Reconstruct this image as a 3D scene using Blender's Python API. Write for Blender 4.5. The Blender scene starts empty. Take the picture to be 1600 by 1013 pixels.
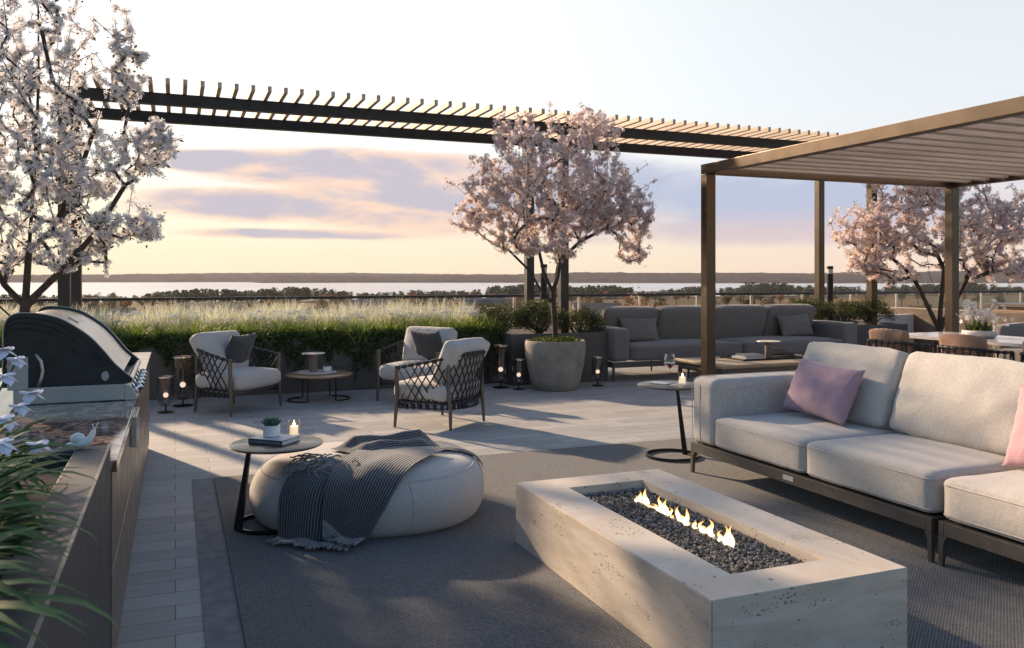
import bpy, bmesh, math, random
import numpy as np
from mathutils import Vector, Matrix, noise as mn
R = math.radians
random.seed(7); rng = np.random.default_rng(7)
S = bpy.context.scene; COL = S.collection
# ---------------------------------------------------------------- camera, sky, sun, exposure
CH = 1.40
cam = bpy.data.objects.new('camera', bpy.data.cameras.new('camera')); COL.objects.link(cam); S.camera = cam
cam.location = (0, 0, CH); cam.rotation_euler = (R(90), 0, -R(21.824))
cam.data.sensor_width = 36; cam.data.lens = 29.554; cam.data.shift_y = -0.0457
cam.data.clip_start = .05; cam.data.clip_end = 20000
cam.data.dof.use_dof = True; cam.data.dof.focus_distance = 6.5; cam.data.dof.aperture_fstop = 8.0
SUN_AZ = R(-22.5); SUN_EL = R(22)          # azimuth from +Y, negative = to the left
sdir = Vector((math.sin(SUN_AZ)*math.cos(SUN_EL), math.cos(SUN_AZ)*math.cos(SUN_EL), math.sin(SUN_EL)))
sl = bpy.data.lights.new('sun', 'SUN'); sl.energy = 5.0; sl.angle = R(1.6); sl.color = (1.0, .74, .50)
so = bpy.data.objects.new('sun', sl); COL.objects.link(so)
so.rotation_euler = sdir.to_track_quat('Z', 'Y').to_euler(); so.location = (-8, 20, 12)
S.view_settings.view_transform = 'Standard'; S.view_settings.look = 'None'
S.view_settings.exposure = 0.8; S.view_settings.gamma = 1

W = bpy.data.worlds.new('World'); S.world = W; W.use_nodes = True
nt = W.node_tree; nt.nodes.clear()
def N(nt, t, **k):
    n = nt.nodes.new(t)
    for a, b in k.items(): setattr(n, a, b)
    return n
def L(nt, a, b): nt.links.new(a, b)
def mth(nt, op, a, b=None, c=None, clamp=False):
    n = N(nt, 'ShaderNodeMath', operation=op, use_clamp=clamp)
    for i, v in enumerate((a, b, c)):
        if v is None: continue
        if isinstance(v, (int, float)): n.inputs[i].default_value = v
        else: L(nt, v, n.inputs[i])
    return n.outputs[0]
def smooth(nt, v, lo, hi, a=0., b=1.):
    n = N(nt, 'ShaderNodeMapRange', interpolation_type='SMOOTHSTEP')
    n.inputs[1].default_value = lo; n.inputs[2].default_value = hi
    n.inputs[3].default_value = a; n.inputs[4].default_value = b
    L(nt, v, n.inputs[0]); return n.outputs[0]
def mixc(nt, f, a, b, mode='MIX'):
    n = N(nt, 'ShaderNodeMix', data_type='RGBA', blend_type=mode)
    for s, v in ((n.inputs[0], f), (n.inputs[6], a), (n.inputs[7], b)):
        if isinstance(v, (int, float)): s.default_value = v
        elif isinstance(v, tuple): s.default_value = (*v, 1) if len(v) == 3 else v
        else: L(nt, v, s)
    return n.outputs[2]
def ramp(nt, v, stops):
    n = N(nt, 'ShaderNodeValToRGB'); e = n.color_ramp.elements
    while len(e) < len(stops): e.new(.5)
    for i, (p, c) in enumerate(stops): e[i].position = p; e[i].color = (*c, 1)
    L(nt, v, n.inputs[0]); return n.outputs[0]
tc = N(nt, 'ShaderNodeTexCoord'); sp = N(nt, 'ShaderNodeSeparateXYZ'); L(nt, tc.outputs['Generated'], sp.inputs[0])
X, Y, Z = sp.outputs
az = mth(nt, 'ARCTAN2', X, Y)                      # radians from +Y towards +X
hz = mth(nt, 'SQRT', mth(nt, 'ADD', mth(nt, 'MULTIPLY', X, X), mth(nt, 'MULTIPLY', Y, Y)))
el = mth(nt, 'DIVIDE', Z, mth(nt, 'MAXIMUM', hz, .02))   # tan elevation
right = smooth(nt, az, -.1, .95)
lowl = ramp(nt, el, [(0, (1.0, .87, .58)), (.05, (1.0, .95, .70)), (.13, (1.0, .99, .90)), (.24, (1.0, 1.0, 1.0)), (.40, (1.0, 1.0, 1.0))])
lowr = ramp(nt, el, [(0, (.93, .72, .56)), (.055, (.90, .77, .68)), (.12, (.84, .85, .88)), (.2, (.80, .86, .91)), (.40, (.72, .78, .82))])
lowl = mixc(nt, smooth(nt, el, .02, .2), lowl, mixc(nt, 1., lowl, (1.16, 1.16, 1.16), 'MULTIPLY'))
low = mixc(nt, right, lowl, lowr)
# clouds: two stretched fractal layers
def cloudnoise(sx, sz, off, scale, det=6, rough=.55):
    cb = N(nt, 'ShaderNodeCombineXYZ'); L(nt, mth(nt, 'MULTIPLY', az, sx), cb.inputs[0]); L(nt, mth(nt, 'MULTIPLY', el, sz), cb.inputs[1]); cb.inputs[2].default_value = off
    n = N(nt, 'ShaderNodeTexNoise'); n.inputs['Scale'].default_value = scale; n.inputs['Detail'].default_value = det; n.inputs['Roughness'].default_value = rough; n.inputs['Distortion'].default_value = .35
    L(nt, cb.outputs[0], n.inputs['Vector']); return n.outputs[0]
n1 = cloudnoise(2.0, 7.5, 3.1, 1.5)
n2 = cloudnoise(5, 18, 8.4, 1.7)
nn = mth(nt, 'ADD', mth(nt, 'MULTIPLY', n1, .72), mth(nt, 'MULTIPLY', n2, .28))
acc = None
for (px, py, wx, wy) in ((570, 264, 225, 32), (340, 252, 95, 17), (410, 322, 220, 26), (650, 318, 200, 62), (1180, 316, 560, 68), (500, 366, 230, 9), (950, 290, 260, 48)):
    f_ = math.atan((px-800)/1313.5); a0 = f_+.381; e0 = (433-py)/1313.5*math.cos(f_)
    d_ = mth(nt, 'ADD', mth(nt, 'POWER', mth(nt, 'ABSOLUTE', mth(nt, 'DIVIDE', mth(nt, 'SUBTRACT', az, a0), wx/1313.5*math.cos(f_)**2)), 2.),
             mth(nt, 'POWER', mth(nt, 'ABSOLUTE', mth(nt, 'DIVIDE', mth(nt, 'SUBTRACT', el, e0), wy/1313.5*math.cos(f_))), 2.6))
    v_ = mth(nt, 'MAXIMUM', mth(nt, 'SUBTRACT', 1., d_), -1.5); acc = v_ if acc is None else mth(nt, 'MAXIMUM', acc, v_)
cm_ = mth(nt, 'ADD', mth(nt, 'MULTIPLY', acc, .95), mth(nt, 'MULTIPLY', mth(nt, 'SUBTRACT', nn, .5), 4.2))
mask = mth(nt, 'MULTIPLY', smooth(nt, cm_, -.45, .65), smooth(nt, el, .028, .045))
core = smooth(nt, mth(nt, 'ADD', cm_, mth(nt, 'MULTIPLY', mth(nt, 'SUBTRACT', n2, .5), 3.)), .15, 1.15)
left_c = mixc(nt, core, (1.0, .70, .54), (.55, .51, .60))
right_c = mixc(nt, smooth(nt, el, .045, .085), (.68, .56, .60), (.47, .53, .70))
ccol = mixc(nt, smooth(nt, az, .22, .60), left_c, right_c)
sky_a = mixc(nt, mth(nt, 'MULTIPLY', mask, .92), low, ccol)
# upper sky and the sky behind the camera: physical sky
ns = N(nt, 'ShaderNodeTexSky', sky_type='NISHITA', sun_disc=False); ns.sun_elevation = SUN_EL; ns.sun_rotation = SUN_AZ
ns.air_density = 1.2; ns.dust_density = 1.5; ns.ozone_density = 2.0
nsb = mixc(nt, 1., ns.outputs[0], (.14, .152, .168), 'MULTIPLY')
away = smooth(nt, mth(nt, 'ABSOLUTE', mth(nt, 'SUBTRACT', az, .35)), 1.0, 2.0)
upper = smooth(nt, el, .45, 1.2)
fmix = mth(nt, 'MAXIMUM', away, upper)
skyc = mixc(nt, fmix, sky_a, nsb)
bg = N(nt, 'ShaderNodeBackground'); L(nt, skyc, bg.inputs[0]); bg.inputs[1].default_value = .60
wo = N(nt, 'ShaderNodeOutputWorld'); L(nt, bg.outputs[0], wo.inputs[0])

# ---------------------------------------------------------------- mesh helpers
class MB:
    def __init__(s): s.v = []; s.f = []; s.uv = None; s.n = 0; s.uvl = []
    def add(s, v, f, uv=None):
        v = np.asarray(v, float).reshape(-1, 3); s.v.append(v); n = s.n
        s.f += [tuple(i+n for i in q) for q in f]; s.n += len(v)
        s.uvl.append(np.zeros((len(v), 2)) if uv is None else np.asarray(uv, float)); return s
    def V(s): return np.concatenate(s.v) if s.v else np.zeros((0, 3))
    def xf(s, M):
        V = s.V(); M = np.array(M); s.v = [V @ M[:3, :3].T + M[:3, 3]]; s.uvl = [np.concatenate(s.uvl)]; return s
    def join(s, o): return s.add(o.V(), o.f, np.concatenate(o.uvl))
    def box(s, x0, y0, z0, x1, y1, z1, b=0):
        if b <= 0:
            v = [(x0,y0,z0),(x1,y0,z0),(x1,y1,z0),(x0,y1,z0),(x0,y0,z1),(x1,y0,z1),(x1,y1,z1),(x0,y1,z1)]
            return s.add(v, [(3,2,1,0),(4,5,6,7),(0,1,5,4),(1,2,6,5),(2,3,7,6),(3,0,4,7)])
        bm = bmesh.new(); bmesh.ops.create_cube(bm, size=1)
        for q in bm.verts: q.co = Vector(((x0+x1)/2+q.co.x*(x1-x0), (y0+y1)/2+q.co.y*(y1-y0), (z0+z1)/2+q.co.z*(z1-z0)))
        bmesh.ops.bevel(bm, geom=bm.edges[:], offset=b, segments=2 if b < .02 else 3, profile=.6, affect='EDGES')
        bm.verts.index_update(); s.add([q.co[:] for q in bm.verts], [tuple(q.index for q in f.verts) for f in bm.faces]); bm.free(); return s
    def tube(s, pts, r, n=8, caps=True, squash=None):
        pts = [Vector(p) for p in pts]; k = len(pts); rr = r if hasattr(r, '__len__') else [r]*k
        v = []; prev = None
        for i, p in enumerate(pts):
            t = (pts[min(i+1, k-1)]-pts[max(i-1, 0)])
            if t.length < 1e-9: t = Vector((0, 0, 1))
            t.normalize()
            if prev is None:
                a = Vector((0, 0, 1)) if abs(t.z) < .9 else Vector((1, 0, 0)); a = (a-t*a.dot(t)).normalized()
            else:
                a = (prev-t*prev.dot(t)); a = a.normalized() if a.length > 1e-6 else prev
            prev = a; b = t.cross(a)
            for j in range(n):
                w = 2*math.pi*j/n; ca, sa = math.cos(w), math.sin(w)
                if squash: ca *= squash
                v.append(p+(a*ca+b*sa)*rr[i])
        f = [(i*n+j, i*n+(j+1)%n, (i+1)*n+(j+1)%n, (i+1)*n+j) for i in range(k-1) for j in range(n)]
        if caps: f += [tuple(range(n))[::-1], tuple((k-1)*n+j for j in range(n))]
        return s.add([q[:] for q in v], f)
    def lathe(s, prof, c=(0, 0, 0), n=32, sx=1, sy=1, close=True):
        v = []; k = len(prof)
        for r, z in prof:
            for j in range(n):
                a = 2*math.pi*j/n; v.append((c[0]+max(r, 1e-4)*math.cos(a)*sx, c[1]+max(r, 1e-4)*math.sin(a)*sy, c[2]+z))
        f = [(i*n+j, i*n+(j+1)%n, (i+1)*n+(j+1)%n, (i+1)*n+j) for i in range(k-1) for j in range(n)]
        if close: f += [tuple(range(n))[::-1], tuple((k-1)*n+j for j in range(n))]
        return s.add(v, f)
    def ring(s, c, r, w, h, a0=0, a1=2*math.pi, n=48):
        full = abs(a1-a0-2*math.pi) < 1e-6; v = []; m = n if full else n+1
        for i in range(m):
            a = a0+(a1-a0)*i/n; ca, sa = math.cos(a), math.sin(a)
            for dr, dz in ((-w/2, 0), (w/2, 0), (w/2, h), (-w/2, h)): v.append((c[0]+(r+dr)*ca, c[1]+(r+dr)*sa, c[2]+dz))
        f = []
        for i in range(n if full else n):
            a, b = i*4, ((i+1) % m)*4
            for q in range(4): f.append((a+q, b+q, b+(q+1)%4, a+(q+1)%4))
        if not full: f += [(0, 1, 2, 3), tuple((m-1)*4+q for q in (3, 2, 1, 0))]
        return s.add(v, f)
    def prism(s, poly, axis, a, b):
        k = len(poly); v = []
        for t in (a, b):
            for p, q in poly: v.append({'x': (t, p, q), 'y': (p, t, q), 'z': (p, q, t)}[axis])
        f = [tuple(range(k)), tuple(range(2*k-1, k-1, -1))]+[(i, (i+1)%k, k+(i+1)%k, k+i) for i in range(k)]
        return s.add(v, f)
    def grid(s, fn, nu, nv, uvs=(1, 1)):
        v = []; uv = []
        for i in range(nu+1):
            for j in range(nv+1): v.append(fn(i/nu, j/nv)); uv.append((i/nu*uvs[0], j/nv*uvs[1]))
        f = [(i*(nv+1)+j, (i+1)*(nv+1)+j, (i+1)*(nv+1)+j+1, i*(nv+1)+j+1) for i in range(nu) for j in range(nv)]
        return s.add(v, f, uv)
def link(name, mb, mat, parent=None, smooth_=False, world=True, uv=False):
    V = mb.V()
    if parent is not None and world:
        p = parent
        while p.parent: p = p.parent
        V = V-np.array(p.location)
    me = bpy.data.meshes.new(name); fs = mb.f
    me.vertices.add(len(V)); me.vertices.foreach_set('co', V.ravel())
    lens = np.array([len(q) for q in fs], dtype=np.int32); idx = np.concatenate([np.asarray(q) for q in fs]).astype(np.int32) if not isinstance(fs, np.ndarray) else fs.ravel()
    me.loops.add(len(idx)); me.loops.foreach_set('vertex_index', idx)
    me.polygons.add(len(lens)); st = np.concatenate([[0], np.cumsum(lens)[:-1]]).astype(np.int32)
    me.polygons.foreach_set('loop_start', st); me.polygons.foreach_set('loop_total', lens)
    me.polygons.foreach_set('use_smooth', np.full(len(lens), bool(smooth_)))
    if uv:
        ul = me.uv_layers.new(name='UVMap'); U = np.concatenate(mb.uvl); ul.data.foreach_set('uv', U[idx].ravel())
    me.update(calc_edges=True); me.validate()
    if smooth_ == 'auto':
        bm = bmesh.new(); bm.from_mesh(me); bmesh.ops.recalc_face_normals(bm, faces=bm.faces)
        for e in bm.edges:
            if len(e.link_faces) == 2 and e.calc_face_angle(0) > R(38): e.smooth = False
        bm.to_mesh(me); bm.free()
    if mat: me.materials.append(mat)
    o = bpy.data.objects.new(name, me); COL.objects.link(o)
    if parent: o.parent = parent
    return o
def tag(o, label, cat, group=None, kind=None):
    if label: o['label'] = label
    if cat: o['category'] = cat
    if group: o['group'] = group
    if kind: o['kind'] = kind
    return o
def E(name, label, cat, loc=(0, 0, 0), rz=0, group=None):
    o = bpy.data.objects.new(name, None); COL.objects.link(o); o.location = loc; o.rotation_euler = (0, 0, rz)
    o.empty_display_size = .1
    return tag(o, label, cat, group)
def dup(o, loc=None, rz=None, label=None, group=None, parent=None, scale=None):
    c = o.copy(); COL.objects.link(c)
    if parent: c.parent = parent
    if loc is not None: c.location = loc
    if rz is not None: c.rotation_euler = (0, 0, rz)
    if scale: c.scale = scale
    if label: c['label'] = label
    if group: c['group'] = group
    for ch in KIDS.get(o.name, []): dup(ch, parent=c)
    KIDS[c.name] = [x for x in COL.objects if False]
    return c
KIDS = {}
def kids(o):
    KIDS[o.name] = list(o.children)
    for ch in o.children: kids(ch)
def struct(name, mb, mat, **k):
    o = link(name, mb, mat, **k); o['kind'] = 'structure'; return o

def inst(tv, tf, pos, rot, sc):
    """merge many transformed copies of a small template (tv k*3, tf m*q) -> MB"""
    n = len(pos); tv = np.asarray(tv, float); tf = np.asarray(tf)
    sc = np.asarray(sc, float)
    if sc.ndim == 1: sc = sc[:, None].repeat(3, 1)
    V = np.einsum('nij,nkj->nki', rot, tv[None]*sc[:, None, :])+pos[:, None, :]
    F = (tf[None]+(np.arange(n)*len(tv))[:, None, None]).reshape(-1, tf.shape[1])
    mb = MB(); mb.v = [V.reshape(-1, 3)]; mb.f = F; mb.n = n*len(tv); mb.uvl = [np.zeros((mb.n, 2))]
    return mb
def link_np(name, mb, mat, parent=None, smooth_=False, world=True):
    V = mb.V(); F = mb.f
    if parent is not None and world:
        p = parent
        while p.parent: p = p.parent
        V = V-np.array(p.location)
    me = bpy.data.meshes.new(name); k = F.shape[1]; m = len(F)
    me.vertices.add(len(V)); me.vertices.foreach_set('co', V.ravel())
    me.loops.add(m*k); me.loops.foreach_set('vertex_index', F.ravel().astype(np.int32))
    me.polygons.add(m); me.polygons.foreach_set('loop_start', (np.arange(m)*k).astype(np.int32)); me.polygons.foreach_set('loop_total', np.full(m, k, np.int32))
    me.polygons.foreach_set('use_smooth', np.full(m, bool(smooth_)))
    me.update(calc_edges=True); me.materials.append(mat)
    o = bpy.data.objects.new(name, me); COL.objects.link(o)
    if parent: o.parent = parent
    return o
def cat(mbs):
    V = []; F = []; n = 0
    for m in mbs: V.append(m.V()); F.append(np.asarray(m.f)+n); n += len(V[-1])
    r = MB(); r.v = [np.concatenate(V)]; r.f = np.concatenate(F); r.n = n; r.uvl = [np.zeros((n, 2))]; return r
def rand_rot(n, tilt=None):
    """random rotations; tilt: normal (local z) biased to +z within tilt radians"""
    a = rng.uniform(0, 2*np.pi, n)
    if tilt is None:
        q = rng.normal(size=(n, 4)); q /= np.linalg.norm(q, axis=1)[:, None]; w, x, y, z = q.T
        return np.stack([np.stack([1-2*(y*y+z*z), 2*(x*y-z*w), 2*(x*z+y*w)], 1), np.stack([2*(x*y+z*w), 1-2*(x*x+z*z), 2*(y*z-x*w)], 1), np.stack([2*(x*z-y*w), 2*(y*z+x*w), 1-2*(x*x+y*y)], 1)], 1)
    t = rng.uniform(0, tilt, n); p = rng.uniform(0, 2*np.pi, n)
    Rz = lambda a: np.stack([np.stack([np.cos(a), -np.sin(a), 0*a], 1), np.stack([np.sin(a), np.cos(a), 0*a], 1), np.stack([0*a, 0*a, 1+0*a], 1)], 1)
    Ry = lambda a: np.stack([np.stack([np.cos(a), 0*a, np.sin(a)], 1), np.stack([0*a, 1+0*a, 0*a], 1), np.stack([-np.sin(a), 0*a, np.cos(a)], 1)], 1)
    return Rz(p) @ Ry(t) @ Rz(a)

# ---------------------------------------------------------------- materials
def newmat(name):
    m = bpy.data.materials.new(name); m.use_nodes = True; nt = m.node_tree; nt.nodes.clear()
    b = N(nt, 'ShaderNodeBsdfPrincipled'); o = N(nt, 'ShaderNodeOutputMaterial'); L(nt, b.outputs[0], o.inputs[0]); return m, nt, b, o
def setc(nt, b, key, v):
    s = b.inputs[key]
    if isinstance(v, (int, float)): s.default_value = v
    elif isinstance(v, tuple): s.default_value = (*v, 1)
    else: L(nt, v, s)
def coords(nt, scale=(1, 1, 1), kind='Object', rot=(0, 0, 0)):
    t = N(nt, 'ShaderNodeTexCoord'); mp = N(nt, 'ShaderNodeMapping'); mp.inputs['Scale'].default_value = scale; mp.inputs['Rotation'].default_value = rot
    L(nt, t.outputs[kind], mp.inputs[0]); return mp.outputs[0]
def nz(nt, vec, scale, det=3, rough=.5, dist=0):
    n = N(nt, 'ShaderNodeTexNoise'); n.inputs['Scale'].default_value = scale; n.inputs['Detail'].default_value = det; n.inputs['Roughness'].default_value = rough; n.inputs['Distortion'].default_value = dist
    L(nt, vec, n.inputs['Vector']); return n.outputs[0]
def bump(nt, b, h, strength=.3, dist=.002, prev=None):
    n = N(nt, 'ShaderNodeBump'); n.inputs['Strength'].default_value = strength; n.inputs['Distance'].default_value = dist
    L(nt, h, n.inputs['Height'])
    if prev is not None: L(nt, prev, n.inputs['Normal'])
    L(nt, n.outputs[0], b.inputs['Normal']); return n.outputs[0]
def plain(name, col, rough=.5, metal=0, var=.12, vs=6, bs=0, bscale=80, spec=None, coat=0, stretch=(1, 1, 1)):
    m, nt, b, o = newmat(name); v = coords(nt, stretch)
    f = nz(nt, v, vs, 5, .6)
    c2 = tuple(min(1, c*(1+var)) for c in col); c1 = tuple(c*(1-var) for c in col)
    setc(nt, b, 'Base Color', mixc(nt, smooth(nt, f, .3, .7), c1, c2))
    rr = smooth(nt, nz(nt, v, vs*3, 4), .3, .7, max(0, rough-min(.08, .3*rough*(1-.8*metal))), min(1, rough+min(.08, .3*rough*(1-.8*metal)))); L(nt, rr, b.inputs['Roughness'])
    b.inputs['Metallic'].default_value = metal
    if coat: b.inputs['Coat Weight'].default_value = coat
    if spec is not None: b.inputs['Specular IOR Level'].default_value = spec
    if bs: bump(nt, b, nz(nt, v, bscale, 4), bs, .002)
    return m
def fabric(name, col, var=.16, scale=420, bs=.35, sheen=.25, mel=.5):
    m, nt, b, o = newmat(name); v = coords(nt)
    w1 = nz(nt, coords(nt, (scale, scale*.12, scale)), 1., 2); w2 = nz(nt, coords(nt, (scale*.12, scale, scale*.12)), 1., 2)
    w3 = nz(nt, coords(nt, (scale, scale, scale*.12)), 1., 2)
    w = mth(nt, 'ADD', mth(nt, 'MULTIPLY', w1, .34), mth(nt, 'ADD', mth(nt, 'MULTIPLY', w2, .33), mth(nt, 'MULTIPLY', w3, .33)))
    big = nz(nt, v, 5, 4)
    c1 = tuple(c*(1-var*2.2) for c in col); c2 = tuple(min(1, c*(1+var*1.6)) for c in col)
    c = mixc(nt, smooth(nt, w, .38, .62), c1, c2)
    c = mixc(nt, mth(nt, 'MULTIPLY', smooth(nt, big, .3, .7), .25), c, tuple(x*.82 for x in col))
    setc(nt, b, 'Base Color', c); b.inputs['Roughness'].default_value = .9
    b.inputs['Sheen Weight'].default_value = sheen; b.inputs['Sheen Roughness'].default_value = .5; b.inputs['Specular IOR Level'].default_value = .2
    h = mth(nt, 'ADD', w, mth(nt, 'MULTIPLY', nz(nt, v, 11, 4, .6, .8), 2.2)); bump(nt, b, h, bs, .004)
    return m
def leafmat(name, c1, c2, trans=.35, rough=.55, c3=None):
    m = bpy.data.materials.new(name); m.use_nodes = True; nt = m.node_tree; nt.nodes.clear()
    g = N(nt, 'ShaderNodeNewGeometry'); r = g.outputs['Random Per Island']
    stops = [(0, c1), (1, c2)] if c3 is None else [(0, c1), (.6, c2), (1, c3)]
    c = ramp(nt, r, stops)
    b = N(nt, 'ShaderNodeBsdfPrincipled'); L(nt, c, b.inputs['Base Color']); b.inputs['Roughness'].default_value = rough; b.inputs['Specular IOR Level'].default_value = .3
    t = N(nt, 'ShaderNodeBsdfTranslucent'); L(nt, c, t.inputs[0]); mx = N(nt, 'ShaderNodeMixShader'); mx.inputs[0].default_value = trans
    L(nt, b.outputs[0], mx.inputs[1]); L(nt, t.outputs[0], mx.inputs[2]); o = N(nt, 'ShaderNodeOutputMaterial'); L(nt, mx.outputs[0], o.inputs[0]); return m
def glassmat(name, tint, alpha=.1, rough=.02, ior_spec=.5):
    """thin glass: transparent with a reflecting film"""
    m = bpy.data.materials.new(name); m.use_nodes = True; nt = m.node_tree; nt.nodes.clear()
    t = N(nt, 'ShaderNodeBsdfTransparent'); t.inputs[0].default_value = (*tint, 1)
    g = N(nt, 'ShaderNodeBsdfGlossy'); g.inputs['Roughness'].default_value = rough; g.inputs[0].default_value = (.9, .9, .9, 1)
    lw = N(nt, 'ShaderNodeLayerWeight'); lw.inputs[0].default_value = .25
    f = smooth(nt, lw.outputs['Facing'], 0, 1, alpha, .75)
    mx = N(nt, 'ShaderNodeMixShader'); L(nt, f, mx.inputs[0]); L(nt, t.outputs[0], mx.inputs[1]); L(nt, g.outputs[0], mx.inputs[2])
    o = N(nt, 'ShaderNodeOutputMaterial'); L(nt, mx.outputs[0], o.inputs[0]); return m
def emis(name, col, st):
    m = bpy.data.materials.new(name); m.use_nodes = True; nt = m.node_tree; nt.nodes.clear()
    e = N(nt, 'ShaderNodeEmission'); e.inputs[0].default_value = (*col, 1); e.inputs[1].default_value = st
    o = N(nt, 'ShaderNodeOutputMaterial'); L(nt, e.outputs[0], o.inputs[0]); return m

def m_pavers():
    m, nt, b, o = newmat('pavers'); v = coords(nt)
    br = N(nt, 'ShaderNodeTexBrick'); L(nt, v, br.inputs[0]); br.offset = .5
    br.inputs['Scale'].default_value = 1; br.inputs['Brick Width'].default_value = .47; br.inputs['Row Height'].default_value = .161; br.inputs['Mortar Size'].default_value = .0028; br.inputs['Mortar Smooth'].default_value = .3
    br.inputs['Color1'].default_value = (.32, .315, .305, 1); br.inputs['Color2'].default_value = (.47, .46, .445, 1); br.inputs['Mortar'].default_value = (.085, .085, .085, 1); br.inputs['Bias'].default_value = -.1
    gr = nz(nt, coords(nt, (1, 1, 1)), 260, 3, .7); bl = nz(nt, v, 2.2, 5, .6); st = nz(nt, coords(nt, (3, 30, 1)), 1.2, 4)
    c = mixc(nt, mth(nt, 'MULTIPLY', smooth(nt, gr, .35, .7), .35), br.outputs[0], (.20, .20, .20))
    c = mixc(nt, mth(nt, 'MULTIPLY', smooth(nt, bl, .35, .75), .3), c, (.27, .26, .25))
    c = mixc(nt, mth(nt, 'MULTIPLY', smooth(nt, st, .4, .7), .25), c, (.48, .46, .43))
    setc(nt, b, 'Base Color', c); b.inputs['Roughness'].default_value = .72; b.inputs['Specular IOR Level'].default_value = .35
    h = mth(nt, 'SUBTRACT', mth(nt, 'MULTIPLY', gr, .25), mth(nt, 'MULTIPLY', br.outputs['Fac'], 1.6)); bump(nt, b, h, .5, .003)
    return m
def m_rug():
    m, nt, b, o = newmat('woven_rug'); v = coords(nt)
    w = N(nt, 'ShaderNodeTexWave', wave_type='BANDS', bands_direction='X'); L(nt, coords(nt, (1, 1, 1), rot=(0, 0, R(52))), w.inputs[0]); w.inputs['Scale'].default_value = 27; w.inputs['Distortion'].default_value = .6; w.inputs['Detail'].default_value = 2; w.inputs['Detail Scale'].default_value = 5
    w2 = N(nt, 'ShaderNodeTexWave', wave_type='BANDS', bands_direction='Y'); L(nt, coords(nt, (1, 1, 1), rot=(0, 0, R(52))), w2.inputs[0]); w2.inputs['Scale'].default_value = 34; w2.inputs['Distortion'].default_value = 1.2; w2.inputs['Detail'].default_value = 2
    n = nz(nt, v, 380, 2, .7); bl = nz(nt, v, 1.6, 5, .65)
    a = mth(nt, 'MULTIPLY', w.outputs['Fac'], mth(nt, 'ADD', mth(nt, 'MULTIPLY', w2.outputs['Fac'], .45), .55))
    a = mth(nt, 'ADD', mth(nt, 'MULTIPLY', a, .62), mth(nt, 'ADD', mth(nt, 'MULTIPLY', n, .40), mth(nt, 'MULTIPLY', smooth(nt, nz(nt, coords(nt, (1, .35, 1), rot=(0, 0, R(52))), 150, 3, .8), .3, .7, -.18, .30), 1.)))
    c = mixc(nt, smooth(nt, a, .2, .85), (.004, .006, .009), (.190, .184, .176))
    c = mixc(nt, mth(nt, 'MULTIPLY', smooth(nt, bl, .35, .7), .3), c, (.075, .07, .065))
    setc(nt, b, 'Base Color', c); b.inputs['Roughness'].default_value = .95; b.inputs['Specular IOR Level'].default_value = .15; b.inputs['Sheen Weight'].default_value = .3
    bump(nt, b, a, .8, .004); return m
def m_travertine():
    m, nt, b, o = newmat('travertine'); v = coords(nt)
    st = nz(nt, coords(nt, (1.6, 1.6, 9)), 2.0, 7, .62, .5); fine = nz(nt, coords(nt, (2, 2, 14)), 14, 4)
    c = mixc(nt, smooth(nt, st, .3, .7), (.49, .42, .34), (.64, .575, .49))
    c = mixc(nt, mth(nt, 'MULTIPLY', smooth(nt, fine, .4, .7), .35), c, (.58, .52, .45))
    # pits: small dark elongated holes gathered in streaks
    vo = N(nt, 'ShaderNodeTexVoronoi'); L(nt, coords(nt, (54, 54, 92)), vo.inputs['Vector']); vo.inputs['Scale'].default_value = 1
    reg = nz(nt, coords(nt, (2.2, 2.2, 6.5)), 2.1, 5, .65)
    thr = smooth(nt, reg, .44, .68, .04, .44)
    pit = mth(nt, 'LESS_THAN', mth(nt, 'ADD', vo.outputs['Distance'], mth(nt, 'MULTIPLY', nz(nt, v, 90, 2), .18)), thr)
    vo2 = N(nt, 'ShaderNodeTexVoronoi'); L(nt, coords(nt, (9, 9, 26)), vo2.inputs['Vector']); vo2.inputs['Scale'].default_value = 1
    pit2 = mth(nt, 'LESS_THAN', mth(nt, 'ADD', vo2.outputs['Distance'], mth(nt, 'MULTIPLY', nz(nt, v, 60, 3), .5)), .315)
    pp = mth(nt, 'MAXIMUM', pit, pit2)
    setc(nt, b, 'Base Color', mixc(nt, pp, c, (.21, .17, .135))); b.inputs['Roughness'].default_value = .5
    bump(nt, b, mth(nt, 'SUBTRACT', mth(nt, 'MULTIPLY', fine, .12), pp), .7, .005); return m
def m_marble(name, base, vein, vs=3, sc=1.0, rough=.15, stretch=(1, 1, 1)):
    m, nt, b, o = newmat(name); v = coords(nt, stretch)
    n = nz(nt, v, vs, 8, .65, 1.4); rid = mth(nt, 'ABSOLUTE', mth(nt, 'SUBTRACT', n, .5)); k = smooth(nt, rid, 0, .06, 1, 0)
    cloud = nz(nt, v, vs*.6, 5)
    c = mixc(nt, smooth(nt, cloud, .35, .65), base, tuple(x*.55 for x in base)); c = mixc(nt, mth(nt, 'MULTIPLY', k, .75), c, vein)
    setc(nt, b, 'Base Color', c); b.inputs['Roughness'].default_value = rough; return m
def m_wood(name, c1, c2, rough=.55, axis=0, sc=1.0):
    m, nt, b, o = newmat(name); s = [34, 34, 34]; s[axis] = 1.6; v = coords(nt, tuple(x*sc for x in s))
    n = nz(nt, v, 1.0, 6, .6, .3); big = nz(nt, coords(nt), 3, 3)
    c = mixc(nt, smooth(nt, n, .3, .7), c1, c2); c = mixc(nt, mth(nt, 'MULTIPLY', big, .25), c, c1)
    setc(nt, b, 'Base Color', c); b.inputs['Roughness'].default_value = rough; bump(nt, b, n, .25, .002); return m
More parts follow.
